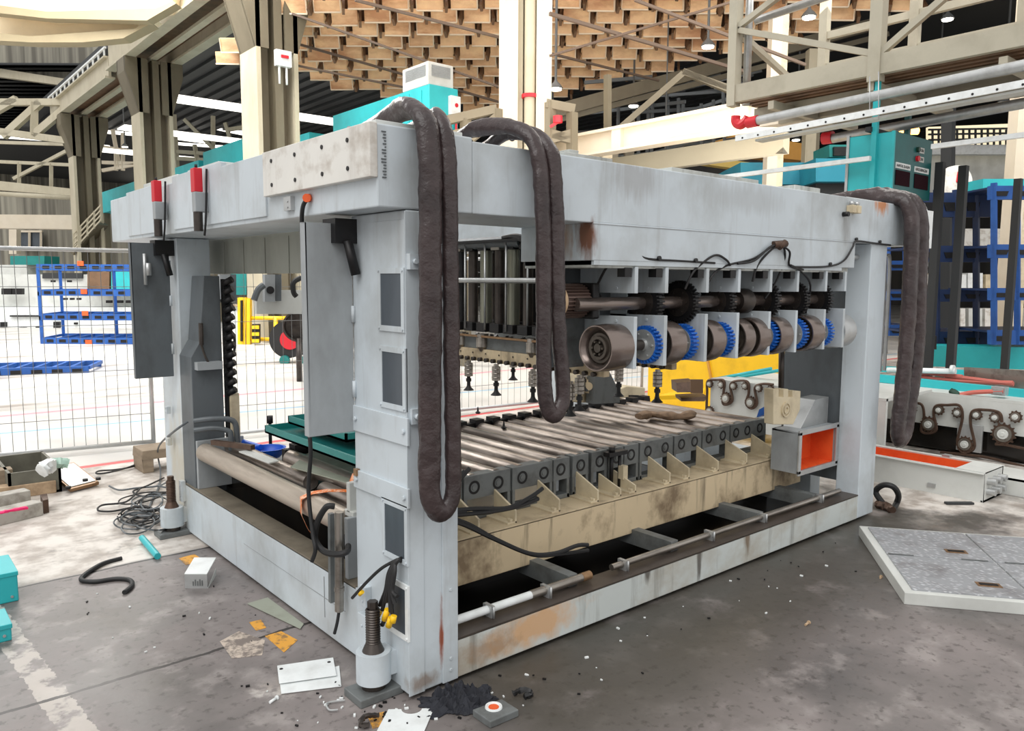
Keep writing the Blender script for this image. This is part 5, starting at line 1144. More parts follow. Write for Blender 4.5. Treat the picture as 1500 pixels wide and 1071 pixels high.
# ================================================================== WHITE COLUMN with pipe, middle
wc = thing('building_column', (10.5,12.5,0), 'broad cream white building column with a pipe rising behind the long beam', 'column')
def colpx(xa, xb, d, m, name, par, top=-40, bot=540, th=.1, depth=None): return MB().prism([ond(xa,bot,d),ond(xb,bot,d),ond(xb,top,d),ond(xa,top,d)], FW*th).build(name, m, par)
D_ = 16.6
A0 = ond(730,412,D_); 
for (xa, xb, dd, m, nm) in ((730,757,D_,M['build_white'],'flange'),(757,764,D_+.15,M['build'],'web'),(783,805,D_-.05,M['build_white'],'flange'),(764,783,D_+.45,M['build'],'web')):
    a, b_ = ond(xa,412,dd), ond(xb,412,dd); MB().prism([(a.x,a.y,0),(b_.x,b_.y,0),(b_.x,b_.y,9.5),(a.x,a.y,9.5)], FW*.5).build(nm, m, wc)
a = ond(774,412,D_+.05); wp = MB().cyl((a.x,a.y,0),(a.x,a.y,9.5),.115,n=16).build('down_pipe', M['build'], wc)
MB().cyl((a.x,a.y,5.45),(a.x,a.y,5.52),.17,n=16).build('red_clamp', M['red'], wp)
b_ = ond(774,202,D_+.05); MB().cyl(b_, b_+Vector((0,0,.06)), .15, n=16).build('pipe_collar', M['cast'], wp)
# right-hand background columns
def bcol(xa, xb, d, zt, m, lab, z0=0, split=None):
    t = thing('building_column', ond((xa+xb)/2, 412, d), lab, 'column')
    a, b_ = ond(xa,412,d), ond(xb,412,d); k = split or .62; c = a+(b_-a)*k
    MB().prism([(a.x,a.y,z0),(c.x,c.y,z0),(c.x,c.y,zt),(a.x,a.y,zt)], FW*.3).build('flange', m, t)
    MB().prism([(c.x,c.y,z0),(b_.x,b_.y,z0),(b_.x,b_.y,zt),(c.x,c.y,zt)], FW*.3+RT*0).build('web', M['beige_clean'] if m is M['build_white'] else M['build_dk'], t); return t
bcol(1117,1140,17.5,7.5,M['build_white'],'cream column behind the cable tray, under the platform')
bcol(1171,1191,22,8,M['build'],'grey column right of the cream one under the platform',split=.75)
bcol(880,902,19,5.0,M['beige_clean'],'short cream column stub under the white girder')
bcol(1474,1502,15,7.5,M['build_white'],'cream column at the right edge behind the blue racks')
bcol(912,925,24,6.5,M['build_dk'],'thin dark post pair under the pale girder')
# white girder rising right + grey girder below, light lattice above
gd2 = thing('crane_girder', ond(900,250,18), 'long white crane girder rising to the right behind the long beam', 'girder')
def seg(pa, pb, h, w, m, name, par, da, db=None):
    return MB().beam(ond(pa[0],pa[1],da), ond(pb[0],pb[1],db or da), w, h).build(name, m, par)
xg = 12.0
def gx(px, py, x=xg): return onx(px, py, x)
z1_, z0_ = gx(1075,158).z, gx(1075,190).z
ya_, yb2 = yx(800,xg), yx(1120,xg)
MB().box(xg, xg+.1, yb2-3, ya_+4, z0_, z1_).box(xg-.12, xg+.22, yb2-3, ya_+4, z1_, z1_+.06).box(xg-.12, xg+.22, yb2-3, ya_+4, z0_-.05, z0_).build('web_plate', M['build_white'], gd2)
MB().box(xg+.5, xg+.7, yb2, ya_+4, z0_-.42, z0_-.06).build('lower_girder', mat('olive_girder', (150,145,128), .6), gd2)
for px in (905,1085): y = yx(px,xg); MB().box(xg-.1, xg, y-.12, y+.12, z0_, z1_).build('stiffener', M['build_white'], gd2)
def lat(name, segs, d, lab, m, w=.12, cat='bracing'):
    t = thing(name, ond(segs[0][0], segs[0][1], d), lab, cat)
    for (a, b_, c, e) in segs: MB().beam(ond(a,b_,d), ond(c,e,d), w, w).build('bar', m, t)
    return t
lat('steel_bracing', [(890,110,890,195),(905,190,1000,108),(1000,105,1075,135),(1075,132,1000,106)], 17, 'diagonal bracing and post above the white girder', M['build_dk'], .12)
lat('steel_gantry', [(838,165,838,536),(800,152,842,160),(806,150,806,536),(806,196,838,205),(806,205,838,196)], 15.5, 'olive frame right of the white column', M['build_dk'], .16)
lat('steel_gantry', [(640,180,728,160),(682,175,682,536),(655,200,728,185),(690,203,728,172),(728,160,728,205)], 15.5, 'olive frame left of the white column', M['build_dk'], .16)
tag(MB().beam(ond(806,186,15.3), ond(818,178,15.3), .05,.05).cyl(ond(817,180,15.3), ond(817,170,15.3), .09, n=12).build('alarm_lamp', M['red']), 'small red lamp in the olive frame right of the white column', 'lamp')
random.seed(9)
dk = MB()
for k in range(26):
    x_ = random.uniform(800,1075); y0_ = random.uniform(120,240); dk.beam(ond(x_,y0_,24+random.random()*8), ond(x_+random.uniform(40,150),y0_-random.uniform(8,35),24+random.random()*8), .08, .1)
for k in range(12):
    x_ = random.uniform(805,1075); dk.beam(ond(x_,130+random.random()*30,26), ond(x_+random.uniform(-3,3),240,26), .08, .08)
M['dk_mid'] = mat('dim_steelwork', (104,108,110), .5)
dst = thing('steelwork', ond(900,200,26), 'tangle of thin grey pipes and beams in the dark bay above the white girder', 'steelwork')
dk.build_each('strut', M['dk_mid'], dst)
tag(MB().beam(ond(735,185,22), ond(1300,30,26), .35, .35).beam(ond(735,197,22), ond(1300,50,26), .15, .15).build('eaves_beam', M['build_dk']), 'long dark eaves beam along the lower edge of the coffers, rising right', 'beam')
# hall lamps
M['dim'] = mat('dim_reflector', (90,92,92), .5)
M['lamp'] = mat('hall_lamp', (255,246,226), emit=14)
def hlamp(px, py, d, lab, r=.16):
    t = thing('hall_lamp', ond(px,py,d), lab, 'lamp', None); p = ond(px,py,d); zc = 14.9 if d >= 40 else (12.05 if d > 19.5 else vz(d)+.8)
    MB().lathe(p, (0,0,1), [(0,r),(.02,r*1.05),(.1,r*.7),(.16,r*.3),(.2,.03),(max(.3,zc-p.z),.03),(max(.3,zc-p.z),0)], n=16).build('reflector', M['dim'], t)
    MB().cyl(p+Vector((0,0,-.03)), p, r*.85, n=16).build('glowing_lens', M['lamp'], t)
for a in ((928,155,24,'round hall lamp above the white girder, in the dark bay'),(1037,68,19,'hall lamp below the coffers left of the platform post'),(814,130,19,'hall lamp just right of the white column'),(1185,25,18,'hall lamp behind the top left of the platform'),(1388,28,22,'hall lamp at the upper right behind the platform rail'),(1470,150,24,'hall lamp between cable tray and silver pipe, far right'),(1372,180,30,'hall lamp right of the turquoise control box post'),(1166,205,30,'hall lamp left of the grey column under the platform'),(207,180,40,'bell lamp left of the middle olive column'),(183,215,40,'lower bell lamp left of the middle olive column')): hlamp(*a)
M['lamp_o'] = mat('warm_lamp', (255,170,80), emit=10)
t_ = thing('warm_lamp', ond(1332,192,28), 'warm orange lamp glowing behind the turquoise control box', 'lamp'); p = ond(1332,192,28)
MB().cyl(p-RT*.3, p+RT*.3, .12, n=12).build('glowing_tube', M['lamp_o'], t_); MB().cyl(p, (p.x,p.y,12.05), .03, n=6).build('hanger', M['dim'], t_)
# ================================================================== OVERHEAD PLATFORM (right)
PXx = 9.0
pt = thing('overhead_platform', (PXx, 6.2, 4.0), 'beige overhead steel platform with braced railing frame, upper right', 'platform')
pl = M['plat']; yA, yM, yE = 6.2, 4.33, 1.0
MB().box(PXx-.04, PXx+.04, yE, yA, 4.02, 4.24).build('edge_beam', pl, pt)
MB().box(PXx-.06, PXx+.08, yA-.06, yA+.06, 3.98, 6.2).build('corner_post', pl, pt)
MB().box(PXx-.06, PXx+.08, yM-.07, yM+.07, 3.95, 6.2).build('post', pl, pt)
MB().box(PXx-.06, PXx+.08, 2.2, 2.32, 3.98, 6.2).build('post', pl, pt)
for a, b_ in (((PXx,yA,4.95),(PXx,yM,4.25)), ((PXx,yM,4.22),(PXx,2.4,5.5)), ((PXx,yA,4.95),(PXx,yA-1.2,5.45))): MB().beam(a, b_, .07, .07).build('brace', pl, pt)
MB().box(PXx+2.2, PXx+2.28, yE, yA, 4.0, 4.25).build('edge_beam', pl, pt)
MB().box(PXx+2.2, PXx+2.28, yE, yA, 4.75, 4.9).build('rail', pl, pt)
MB().box(PXx+2.2, PXx+2.28, yE, yA, 5.25, 5.35).build('rail', pl, pt)
for y in (yA, 4.9, 3.6, 2.3): MB().box(PXx+2.18, PXx+2.3, y-.06, y+.06, 4.0, 6.2).build('post', pl, pt)
MB().box(PXx, PXx+2.28, yA-.05, yA+.03, 4.05, 4.22).build('edge_beam', pl, pt)
MB().beam((PXx,yA,4.95),(PXx+2.2,yA,4.3),.07,.07).build('brace', pl, pt)
dkk = MB()
for k in range(15): dkk.box(PXx+.06+k*.15, PXx+.13+k*.15, yE, yA-.05, 4.02, 4.07)
dkk.box(PXx+.04, PXx+2.2, yE, yA-.05, 4.07, 4.1); dkk.build('deck_plate', M['rib'], pt)
for x in (PXx+.5, PXx+1.1, PXx+1.7): MB().box(x, x+.08, yE, yA, 3.9, 4.02).build('joist', pl, pt)
for y in (5.6, 4.33, 3.0): MB().box(PXx, PXx+2.2, y, y+.08, 3.86, 3.96).build('joist', pl, pt)
MB().cyl((PXx+.15,yA-.1,4.0),(PXx+.15,yA-.1,6.2),.05,n=10).build('white_pipe', M['galv'], pt)
MB().cyl((PXx+.3,yA-.1,5.1),(PXx+.3,yE,5.35),.05,n=10).build('hand_pipe', M['galv'], pt)
# hanging pipes and tray, running along the platform
tag(MB().cyl(onx(1094,180,8.8), onx(1560,83,8.8), .055, n=18).build('overhead_pipe', M['galv']), 'thick silver pipe under the platform ending in a red coupling', 'pipe')
rc = thing('red_coupling', onx(1092,182,8.8), 'red valve coupling at the left end of the silver pipe', 'coupling')
MB().tube([onx(1078,170,8.8),onx(1078,178,8.8),onx(1084,183,8.8),onx(1092,178,8.8),onx(1096,172,8.8)], .06, n=10).build('elbow', M['red'], rc)
MB().cyl(onx(1095,180,8.8), onx(1110,177,8.8), .07, n=12).build('coupling_ring', M['red'], rc)
tag(MB().cyl(onx(1220,203,10), onx(1560,140,10), .06, n=14).build('overhead_pipe', M['galv']), 'second silver pipe farther back, below the cable tray', 'pipe')
tag(MB().cyl(onx(1206,203,10), onx(1220,201,10), .08, n=12).build('red_coupling', M['red']), 'dark red coupling on the rear silver pipe', 'coupling')
ct = thing('cable_tray', onx(1080,205,8.6), 'white perforated cable tray hanging under the silver pipe', 'cable tray')
ca, cb2 = onx(1078,203,8.6), onx(1560,111,8.6)
MB().beam(ca, cb2, .03, .07).build('tray_side', M['white'], ct); MB().beam(ca+Vector((.12,-.25,-.05)), cb2+Vector((.12,0,-.05)), .16, .025).build('tray_bottom', M['cabinet'], ct)
m_ = MB()
for k in range(16): p = ca+(cb2-ca)*(k/16+.03); m_.cyl(p+Vector((-.02,0,-.01)), p+Vector((-.012,0,-.01)), .012, n=8)
m_.build('tray_holes', M['black'], ct)
rd = MB()
for px, py, y2 in ((1274,112,170),(1287,105,175)): rd.cyl(onx(px,py,8.6), onx(px,y2,8.6), .006, n=6)
tag(rd.build('hanger_rod', M['galv']), 'thin hanger rods holding the cable tray', 'rod')
tag(MB().beam(onx(1040,262,8.9), onx(1275,232,8.9), .05, .05).beam(onx(1365,215,8.9), onx(1560,190,8.9), .05, .05).build('trunking', M['white']), 'pale trunking passing behind the turquoise control box', 'trunking')
# ---- hanging turquoise control box
K_ = 1.28
def kz(z): return 1.7+(z-1.7)*K_
cbx = thing('control_box', (9.3,4.2,2.6), 'turquoise control box with two dark displays hanging from posts over the beam end', 'control box')
cx0, cx1, cy0, cy1, cz0, cz1 = 7.08*K_, 7.86*K_, 3.2*K_, 3.62*K_, kz(2.47), kz(3.02)
M['teal_deep'] = mat('teal_deep_paint', (22,98,98), .4, 0, (18,76,78), .5, (3,3,3))
MB().box(cx0, cx1, cy0, cy1, cz0, cz1).build('housing', M['teal_deep'], cbx, bevel=.006)
MB().box(cx0-.012, cx0, cy0+.02, cy1-.02, cz0+.01, cz1-.01).build('side_panel', M['teal'], cbx, bevel=.003)
MB().box(cx0-.025, cx0+.004, cy0-.003, cy0+.03, cz0, cz1).build('door_edge', M['teal'], cbx)
MB().box(cx0-.025, cx0+.012, cy1-.02, cy1+.012, cz0, cz1+.012).build('door_edge', M['galv'], cbx)
yf_ = cy0-.01
M['display'] = mat('display_dark_red', (40,14,22), .8, spec=.1)
for xa, xb in ((7.12,7.40),(7.50,7.79)):
    MB().box(xa*K_, xb*K_, yf_, cy0, kz(cz0*0+2.56), kz(2.69)).build('display', M['display'], cbx, bevel=.002)
    MB().box(xa*K_-.01, xb*K_, yf_, cy0, kz(2.705), kz(2.755)).build('label_plate', M['white'], cbx)
MB().cyl((7.53*K_,cy0,kz(2.905)),(7.53*K_,cy0-.03,kz(2.905)),.03,n=16).build('green_button', mat('button_green', (20,60,44), .4), cbx)
MB().cyl((7.53*K_,cy0,kz(2.825)),(7.53*K_,cy0-.03,kz(2.825)),.032,n=16).build('red_button', M['red'], cbx)
for z in (2.905, 2.825): MB().box(7.57*K_,7.67*K_,yf_,cy0,kz(z-.025),kz(z+.025)).build('label_plate', M['cabinet'], cbx)
def text(s, x, z, size, par, m=None, y=None):
    c = bpy.data.curves.new('lettering', 'FONT'); c.body = s; c.size = size; c.extrude = .0008
    tmp = bpy.data.objects.new('lettering_source', c); COL.objects.link(tmp); bpy.context.view_layer.update()
    me = bpy.data.meshes.new_from_object(tmp.evaluated_get(bpy.context.evaluated_depsgraph_get())); bpy.data.objects.remove(tmp); bpy.data.curves.remove(c)
    me.materials.clear(); me.materials.append(m or M['black'])
    o = bpy.data.objects.new('lettering', me); COL.objects.link(o); o.location = (x, y or yf_-.002, z); o.rotation_euler = (pi/2, 0, 0)
    o.parent = par; o.matrix_parent_inverse = Matrix.Translation(-par.location)
    return o
text('AANTAL SLAGEN', 7.118*K_, kz(2.717), .043, cbx); text('AFKEURINGEN', 7.50*K_, kz(2.717), .048, cbx)
text('ON', 7.59*K_, kz(2.892), .05, cbx); text('OFF', 7.583*K_, kz(2.812), .05, cbx)
MB().box(9.0, 9.05, 4.28, 4.34, kz(2.45), 3.95).build('hanging_post', M['teal'], cbx)
MB().box(10.04, 10.1, 4.38, 4.44, kz(3.0), 3.9).build('hanging_post', M['teal_deep'], cbx)
MB().box(8.95, 10.12, 4.33, 4.39, kz(3.03), kz(3.07)).build('top_bracket', M['dark'], cbx)
# ---- teal machine blocks behind, yellow crane
tb = thing('teal_machine', ond(1230,260,18), 'big blue-green machine enclosure behind the long beam, left of the control box', 'machine')
def blk(x0, x1, y0, y1, d, th, m, name, par): return MB().prism([ond(x0,y1,d),ond(x1,y1,d),ond(x1,y0,d),ond(x0,y0,d)], FW*th).build(name, m, par)
blk(1195,1251,232,266,18,2,M['tealblue'],'enclosure',tb); blk(1251,1285,230,268,18.0,2,M['teal'],'enclosure_face',tb)
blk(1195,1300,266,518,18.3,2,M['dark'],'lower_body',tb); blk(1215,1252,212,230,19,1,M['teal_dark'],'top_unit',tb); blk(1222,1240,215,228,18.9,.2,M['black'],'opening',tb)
tb2 = thing('teal_machine', ond(1150,265,19), 'blue-green enclosure seen between the two background columns', 'machine')
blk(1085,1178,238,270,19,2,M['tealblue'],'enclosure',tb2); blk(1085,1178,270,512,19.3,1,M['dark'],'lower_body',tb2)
tag(MB().prism([ond(1000,274,16),ond(1275,262-30,16),ond(1275,240-18,16),ond(1275,224,16),ond(1000,268,16)], FW*.1).build('trunking', M['white']), 'long pale channel rising right behind the long beam', 'trunking') if 0 else None
yc = thing('yellow_crane', ond(1060,220,26), 'ochre yellow crane bridge in the far bay under the platform', 'crane')
M['ochre'] = mat('ochre_paint', (206,150,62), .5, 0, (150,104,44), .5, (.6,.6,.6)); M['ochre_l'] = mat('ochre_light', (226,196,104), .45)
MB().prism([ond(1000,235,26),ond(1000,222,26),ond(1085,195,26),ond(1175,210,26),ond(1175,235,26),ond(1085,225,26)], FW*.8).build('upper_girder', M['ochre'], yc)
MB().prism([ond(1000,226,25.8),ond(1115,240,25.8),ond(1115,252,25.8),ond(1000,236,25.8)], FW*.4).build('lower_girder', M['ochre_l'], yc)
MB().prism([ond(1096,214,25.7),ond(1104,216,25.7),ond(1104,221,25.7),ond(1096,219,25.7)], FW*.1).build('red_plate', M['red'], yc)
hk = thing('crane_hook', ond(974,235,22), 'small yellow crane hook block above the long beam', 'hook'); p = ond(974,232,22)
MB().cyl(p-RT*.12, p+RT*.12, .14, n=14).build('hook_block', M['yellow'], hk); MB().cyl(p, (p.x,p.y,12.05), .02, n=6).build('hoist_rope', M['dim'], hk); MB().tube([p-Vector((0,0,.15)), p-Vector((0,0,.4)), p-Vector((-.1,0,.55)), p-Vector((.05,.05,.6))], .03, n=6).build('hook', M['black'], hk)
# far right hall: bright bands and dim wall
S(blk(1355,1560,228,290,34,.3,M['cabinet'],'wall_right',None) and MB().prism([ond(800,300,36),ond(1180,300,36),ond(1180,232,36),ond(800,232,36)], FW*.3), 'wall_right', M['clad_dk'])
tag(blk(1363,1560,212,226,33,.4,M['white'],'mezzanine_fascia',None), 'bright white band with windows behind the blue racks, far right', 'fascia')
m_ = MB()
for x in range(1366,1560,9): m_.beam(ond(x,190,32.8), ond(x,212,32.8), .07,.07)
for y in (190, 197, 205): m_.beam(ond(1360,y,32.8), ond(1560,y-3,32.8), .07,.07)
tag(m_.build('balcony_railing', M['dark']), 'dark balcony railing in front of bright windows, far right', 'railing')
S(MB().prism([ond(1360,212,33.6),ond(1560,212,33.6),ond(1560,178,33.6),ond(1360,186,33.6)], FW*.2), 'window_10', mat('bright_hall_window', (240,226,190), emit=1.0))
tag(MB().beam(ond(1390,120,20), ond(1385,509,20), .25,.25).build('steel_post', M['dark']), 'dark steel post above the blue racks, right of the control box', 'post')
ck_ = thing('wall_clock', ond(1401,266,15), 'large pale round clock partly hidden by the blue rack posts', 'clock')
p = ond(1401,266,15); MB().cyl(p, p+FW*.1, .30, n=36).build('clock_face', M['slab'], ck_); MB().beam(p-FW*.01, p-FW*.01+RT*.12-Vector((0,0,.1)), .02,.02).beam(p-FW*.01, p-FW*.01+RT*.02+Vector((0,0,.18)), .02,.02).build('clock_hands', M['red'], ck_)
# interior white hall bits beyond the racks
tag(blk(1350,1560,335,360,24,.5,M['slab'],'white_duct',None), 'cream panels seen between the levels of the blue racks', 'panel')
bx_ = MB()
random.seed(2)
tr = thing('crate_wall', ond(1430,450,22), 'cream and white crates glimpsed through the lower rack levels', 'crates')
for k in range(16):
    x = 1340+k*13; y = random.choice((400,402)); blk(x,x+random.uniform(6,11),y,y+random.uniform(24,32),22,.5,random.choice([M['slab'],M['white'],M['beige_clean'],M['grey_dark']]),'crate',tr)
for k in range(18):
    x = 1335+k*12; blk(x,x+random.uniform(3,9),452,484,22,.5,random.choice([M['slab'],M['cabinet'],M['grey_dark'],M['rackblue']]),'crate',tr)
# ================================================================== RIGHT BLUE RACKS
def rk(x0, x1, d, levels, m, lab, pw, posts, hh):
    t = thing('stacking_rack', ond((x0+x1)/2, 500, d), lab, 'rack', 'navy transport racks stacked on the right')
    for (y0, y1) in levels:
        o = blk(x0,x1,y0,y1,d,.1,m,'deck_frame',t); hb = MB(); n = max(2,int((x1-x0)/34))
        blk(x0+2,x1,y0+1,y0+4,d+.1,1.2,M['racknavy'],'deck_slats',t)
        for k in range(n):
            xa = x0+8+k*(x1-x0-10)/n; hb.prism([ond(xa,y0+(y1-y0)*.75,d-.012),ond(xa+15,y0+(y1-y0)*.75,d-.012),ond(xa+18,y0+(y1-y0)*.4,d-.012),ond(xa-3,y0+(y1-y0)*.4,d-.012)], FW*.02)
        hb.build_each('fork_slot', M['black'], o)
    for x in posts: MB().beam(ond(x,levels[0][0]-4,d+.02), ond(x,levels[-1][1],d+.02), pw, pw).build('upright', m, t)
    return t
rk(1452,1600,11.6,((272,292),(358,378),(422,440),(484,505)),M['rackblue'],'nearer bright blue rack stack at the right edge',.07,(1456,1490,1530),0)
rk(1346,1452,12.6,((282,318),(360,384),(424,442),(486,508)),M['racknavy'],'dark navy rack stack right of the thick sleeve',.08,(1350,1372,1400,1430),0)
rk(1300,1346,14.5,((330,345),(382,396),(424,440),(476,492)),M['rackblue'],'blue rack stack seen between the far leg and the thick sleeve',.05,(1302,1325,1344),0)
for x, d, y0 in ((1378,9.6,238),(1412,9.6,243),(1492,11,262)):
    p = ond(x,y0,d); tag(MB().beam((p.x,p.y,.0),(p.x,p.y,p.z),.09,.09).build('stake_post', M['dark']), {1378:'dark stake post in front of the navy racks, left of the clock',1412:'dark stake post in front of the navy racks, right of the clock',1492:'dark stake post at the right picture edge'}[x], 'post')
rb_ = MB()
for k in range(14): x = 1350+k*14; rb_.prism([ond(x,258+k%3*3,13.5),ond(x+9,258+k%3*3,13.5),ond(x+9,250+k%3*3,13.5),ond(x,250+k%3*3,13.5)], FW*.6)
tag(blk(1440,1560,262,276,13.5,.6,M['teal'],'teal_box',None), 'turquoise panel on top of the racks at the right edge', 'panel')
# ================================================================== RIGHT FLOOR OBJECTS
# yellow container
yb_ = thing('yellow_container', (8.9,6.0,0), 'yellow steel container behind the gear drums', 'container')
pY = onz(948,588); 
MB().box(pY.x, pY.x+1.2, 4.85, pY.y, 0, .86).build('container_body', M['yellow'], yb_, bevel=.01)
MB().beam((pY.x-.01,6.2,.86),(pY.x-.01,6.05,.3),.03,.03).build('seam', M['ochre'], yb_)
ybx = thing('yellow_box', onz(1010,585), 'small yellow frame with brown open boxes on it, before the yellow container', 'box')
p = onz(995,592,.0)
MB().prism([onz(958,586,.25),onz(1030,584,.25),onz(1033,574,.3),onz(1000,576,.3)], (0,0,.05)).build('yellow_frame', M['yellow'], ybx)
for (x0,x1,y0,y1) in ((992,1012,558,575),(998,1032,580,588)): MB().prism([ond(x0,y1,8.6),ond(x1,y1,8.6),ond(x1+5,y0+1,8.7),ond(x0-1,y0+3,8.7)], FW*.3).build('brown_box', M['chain'], ybx)
blk(1012,1030,556,576,8.5,.02,mat('box_brown', (104,80,60), .7),'box_face',ybx)
# long chain conveyor: side plate, sprockets, chains
def conveyor(xc, y0, y1, zb, zt, lab, spr, chains, black=True):
    t = thing('chain_conveyor', (xc, y1, 0), lab, 'conveyor')
    MB().box(xc, xc+.04, y0, y1, zb, zt).box(xc, xc+1.0, y0, y1, zt-.03, zt).build('side_plate', M['cabinet'], t, bevel=.003)
    if black: MB().box(xc+.05, xc+.9, y0, y1, 0.02, zb).build('base', M['oil'], t)
    else:
        for y in (y0+.15, y1-.2): MB().box(xc+.1, xc+.2, y, y+.1, 0, zb).build('leg', M['grey_dark'], t)
    for (y, z, r, big) in spr:
        g = MB(); nt_ = 14 if big else 10; prof = []
        for k in range(nt_):
            for a, q in ((0,r*.84),(.25,r*.84),(.45,r),(.6,r),(.8,r*.84)): th = 2*pi*(k+a)/nt_; prof.append((xc-.05, y+math.cos(th)*q, z+math.sin(th)*q))
        g.prism(prof, (.02,0,0)); o = g.build('sprocket', M['chain'], t)
        MB().lathe((xc-.05,y,z),(-1,0,0),[(.0,r*.7),(.01,r*.68),(.01,r*.46)],n=20).build('sprocket_face', M['steel'], o)
        MB().lathe((xc-.05,y,z),(-1,0,0),[(0,r*.46),(.02,r*.42),(.02,r*.2),(.028,r*.18),(.028,0)],n=16).build('hub', M['cabinet'], o)
    for c in chains:
        ch_ = MB(); P_ = [Vector((xc-.04,a,b_)) for a, b_ in c]; tot = 0
        ch_.tube(P_, .014, n=6, sub=6)
        o = ch_.build('roller_chain', M['chain'], t)
    return t
def cz(px, py, x): p = onx(px, py, x); return p.y, p.z
XC = 8.3
spr = []
for px, py, r, big in ((1338,598,.055,0),(1378,600,.055,0),(1405,604,.055,0),(1433,607,.055,0),(1460,611,.055,0),(1490,610,.06,0),(1363,621,.085,1),(1416,650,.085,1),(1472,635,.11,1)):
    y, z = cz(px, py, XC); spr.append((y, z, r, big))
chs = [[cz(a,b_,XC) for a,b_ in ((1335,590),(1352,592),(1356,610),(1352,630),(1363,634),(1374,628),(1370,605),(1374,594),(1390,593),(1408,594),(1412,612),(1405,645),(1410,660),(1420,662),(1430,652),(1424,620),(1427,602),(1445,600),(1466,604),(1470,618))],
       [cz(a,b_,XC) for a,b_ in ((1380,662),(1440,668),(1500,682),(1540,692))], [cz(a,b_,XC) for a,b_ in ((1460,650),(1480,652),(1540,665))]]
cv = conveyor(XC, 1.6, 4.4, .27, .60, 'grey chain conveyor with rusty sprockets on the floor right of the machine', spr, chs)
pa = onx(1400,652,XC-.03); MB().box(XC-.04,XC-.01,cz(1440,650,XC)[0],cz(1403,650,XC)[0],.06,.33).build('sprocket_bracket', M['galv'], cv, bevel=.003)
spr = []
XD = 7.2
for px, py, r, big in ((1043,562,.045,0),(1060,563,.045,0),(1078,565,.045,0),(1095,565,.045,0),(1115,568,.045,0),(1132,570,.045,0),(1067,583,.07,1),(1103,589,.07,1),(1043,602,.06,1)):
    y, z = cz(px, py, XD); spr.append((y, z, r, big))
chs = [[cz(a,b_,XD) for a,b_ in ((1038,600),(1039,575),(1040,558),(1052,556),(1064,558),(1063,575),(1062,590),(1069,592),(1076,585),(1073,565),(1080,558),(1098,559),(1100,575),(1096,590),(1104,598),(1112,590),(1109,568),(1120,562),(1136,563))]]
conveyor(XD, 3.2, 5.12, .12, .64, 'grey conveyor side with sprockets seen through the frame above the rollers', spr, chs, black=False)
# teal trays and pipes piled on the conveyor
tt = thing('teal_trough', (8.6,3.0,.68), 'long turquoise trough with sheet metal and red hoses on the conveyor', 'trough')
MB().prism([onx(1250,545,8.6),onx(1540,575,8.6),onx(1540,588,8.6),onx(1250,556,8.6)], (.06,0,0)).build('front_side', M['teal'], tt, bevel=.003)
MB().prism([onx(1250,535,9.3),onx(1540,548,9.3),onx(1540,558,9.3),onx(1250,543,9.3)], (.06,0,0)).build('rear_side', M['teal'], tt, bevel=.003)
MB().prism([onx(1412,538,8.95),onx(1540,545,8.95),onx(1540,572,8.95),onx(1412,562,8.95)], (.03,0,0)).build('steel_sheet', M['steel'], tt)
for k, pts in enumerate((((1345,549),(1370,546),(1400,552),(1430,556),(1485,563)), ((1350,553),(1380,556),(1420,559),(1484,561)), ((1355,546),(1380,549),(1410,552)))): MB().tube([onx(a,b_,8.75) for a,b_ in pts], .022, n=8).build('red_hose', mat('salmon_hose_%d' % k, (196,104,92), .5), tt)
MB().cyl(onx(1300,542,8.7), onx(1400,544,8.7), .03, n=10).cyl(onx(1393,541,8.7),onx(1398,541,8.7),.045,n=10).build('white_tube', M['white'], tt)
tag(MB().tube([onx(1402,580,8.35),onx(1425,575,8.35),onx(1470,573,8.35)], .022, n=8).build('red_hose', mat('salmon_hose_low', (196,104,92), .5)), 'loose salmon hose lying under the turquoise trough', 'hose')
tag(MB().tube([onx(1392,572,8.35),onx(1405,580,8.35),onx(1400,586,8.35),onx(1425,588,8.35)], .03, n=8, wob=.2).build('green_cloth', mat('dark_green_bag', (26,60,46), .6)), 'dark green crumpled bag under the turquoise trough', 'bag')
tag(MB().box(8.34,8.44,2.60,2.72,.63,.71).box(8.33,8.335,2.62,2.70,.645,.695).build('square_tube', M['galv'], bevel=.003), 'short square steel tube end on top of the conveyor', 'tube')
tag(MB().prism([onx(1290,575,8.32),onx(1400,590,8.32),onx(1400,580,8.6),onx(1290,567,8.6)], (0,0,.02)).build('grey_rail', M['cabinet']), 'grey rail lying along the top of the conveyor', 'rail')
tz = thing('teal_bench', ond(1430,525,14), 'long plain turquoise box behind the conveyor, far right', 'box')
MB().prism([ond(1366,537,12.2),ond(1600,545,11.2),ond(1600,510,11.2),ond(1366,507,12.2)], FW*.5).build('box_side', M['teal'], tz); 
for x in (1380,1560): q = ond(x,540,12.2); MB().box(q.x,q.x+.1,q.y,q.y+.1,0,q.z).build('leg', M['teal_dark'], tz)
tag(blk(1343,1366,512,581,11.5,.4,mat('amber_box',(240,164,32),.5),'amber_box',None), 'small amber box between thick sleeve and turquoise bench', 'box')
bm_ = thing('black_motor', ond(1355,500,11.4), 'black motor with a cream cone on top beside the thick sleeve', 'motor')
blk(1335,1372,492,512,11.4,.3,M['black'],'motor_body',bm_); p = ond(1359,491,11.5); MB().cyl(p, p+Vector((0,0,.12)), .03, .06, n=12).build('cone', M['beige_clean'], bm_)
MB().cyl(ond(1344,492,11.3), ond(1344,465,11.3), .08, n=14).build('teal_cap', M['teal_dark'], bm_)
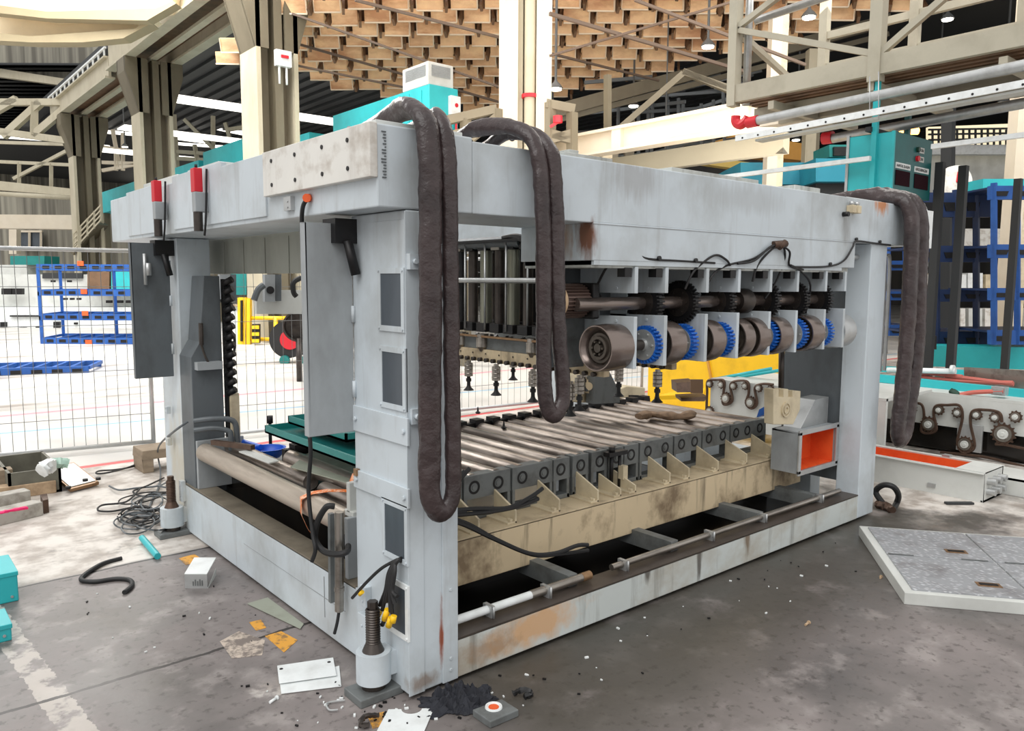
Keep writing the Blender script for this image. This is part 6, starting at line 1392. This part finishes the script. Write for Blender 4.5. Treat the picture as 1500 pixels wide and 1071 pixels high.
# teal + white pipes seen through the frame on top of conveyor
tag(MB().cyl(onx(1050,555,7.5), onx(1130,540,7.5), .018, n=8).cyl(onx(1060,556,7.6), onx(1140,543,7.6), .018, n=8).build('teal_tubes', M['teal']), 'thin turquoise tubes on the conveyor seen through the frame', 'tube')
tag(MB().prism([onx(1108,612,5.9),onx(1130,603,5.9),onx(1133,588,5.9),onx(1112,600,5.9)], (.5,0,0)).build('blue_strip', M['rackblue']), 'blue strip between rollers and cream bearing block', 'strip')
tag(MB().prism([(5.35,4.4,.58),(6.9,4.4,.58),(6.9,5.9,.58),(5.35,5.9,.58)],(0,0,.03)).build('table_board', M['wood']), 'brown board beyond the end of the rollers', 'board') if 0 else None
# long open box with orange inside
gb2 = thing('open_trough', (6.6,3.0,0), 'long grey open trough painted orange inside, on the floor right of the machine', 'trough')
xa, xb, ya2, yb3 = 6.62, 7.02, 2.16, 3.75
H_ = .235
MB().box(xa,xa+.02,ya2,yb3,0,H_).box(xb-.02,xb,ya2,yb3,0,H_).box(xa,xb,ya2,ya2+.02,0,H_).box(xa,xb,yb3-.02,yb3,0,H_).box(xa,xb,ya2,yb3,0,.02).box(xa-.03,xa+.02,ya2,yb3,H_-.01,H_).box(xb-.02,xb+.03,ya2,yb3,H_-.01,H_).box(xa,xb,ya2,ya2+.22,H_-.01,H_).build('trough_body', M['cabinet'], gb2, bevel=.003)
MB().box(xb-.025,xb-.021,ya2+.23,yb3-.02,.03,H_-.012).box(xa+.021,xb-.02,ya2+.02,yb3-.02,.021,.025).box(xa+.021,xa+.025,ya2+.02,yb3-.02,.02,H_-.012).build('orange_lining', M['orange'], gb2)
MB().box(xa-.015,xa,ya2+.35,ya2+.41,.05,.08).box(xa-.015,xa,ya2+1.1,ya2+1.16,.05,.08).box(xa-.02,xa+.06,ya2+.9,ya2+.96,H_,H_+.015).box(xb-.02,xb+.04,ya2+.4,ya2+.46,H_,H_+.015).build_each('latch', M['galv'], gb2)
m_ = MB()
for k in range(3):
    for j in range(2): m_.cyl((xa+.08+k*.11,ya2,.08+j*.08),(xa+.08+k*.11,ya2-.06,.08+j*.08),.028,n=12)
m_.build_each('cable_gland', M['galv'], gb2)
tag(MB().box(7.05,7.09,1.5,4.2,0,.13).box(7.05,7.5,1.5,4.2,.12,.13).build('grey_channel', M['cabinet']), 'long low grey channel behind the orange-lined trough', 'channel')
tag(MB().tube([onz(1300,745,.01), onz(1283,722,.1), onz(1293,711,.17), onz(1308,713,.17), onz(1316,725,.1), onz(1313,738,.02), onz(1306,748,.01)], .022, n=10).build('rubber_hose', M['rubber']), 'brown hose arched in a hoop on the floor beside the far leg', 'hose')
tag(MB().tube([onz(1285,740,.02), onz(1298,742,.03), onz(1308,748,.02)], .03, n=8, wob=.3).build('dirt_lump', M['chain']), 'brown lump of scrap at the foot of the arched hose', 'scrap')
tag(MB().beam(onz(1385,737,.01), onz(1425,737,.01), .04, .015).build('flat_bar', M['dark']), 'dark flat bar under the front of the trough', 'bar')
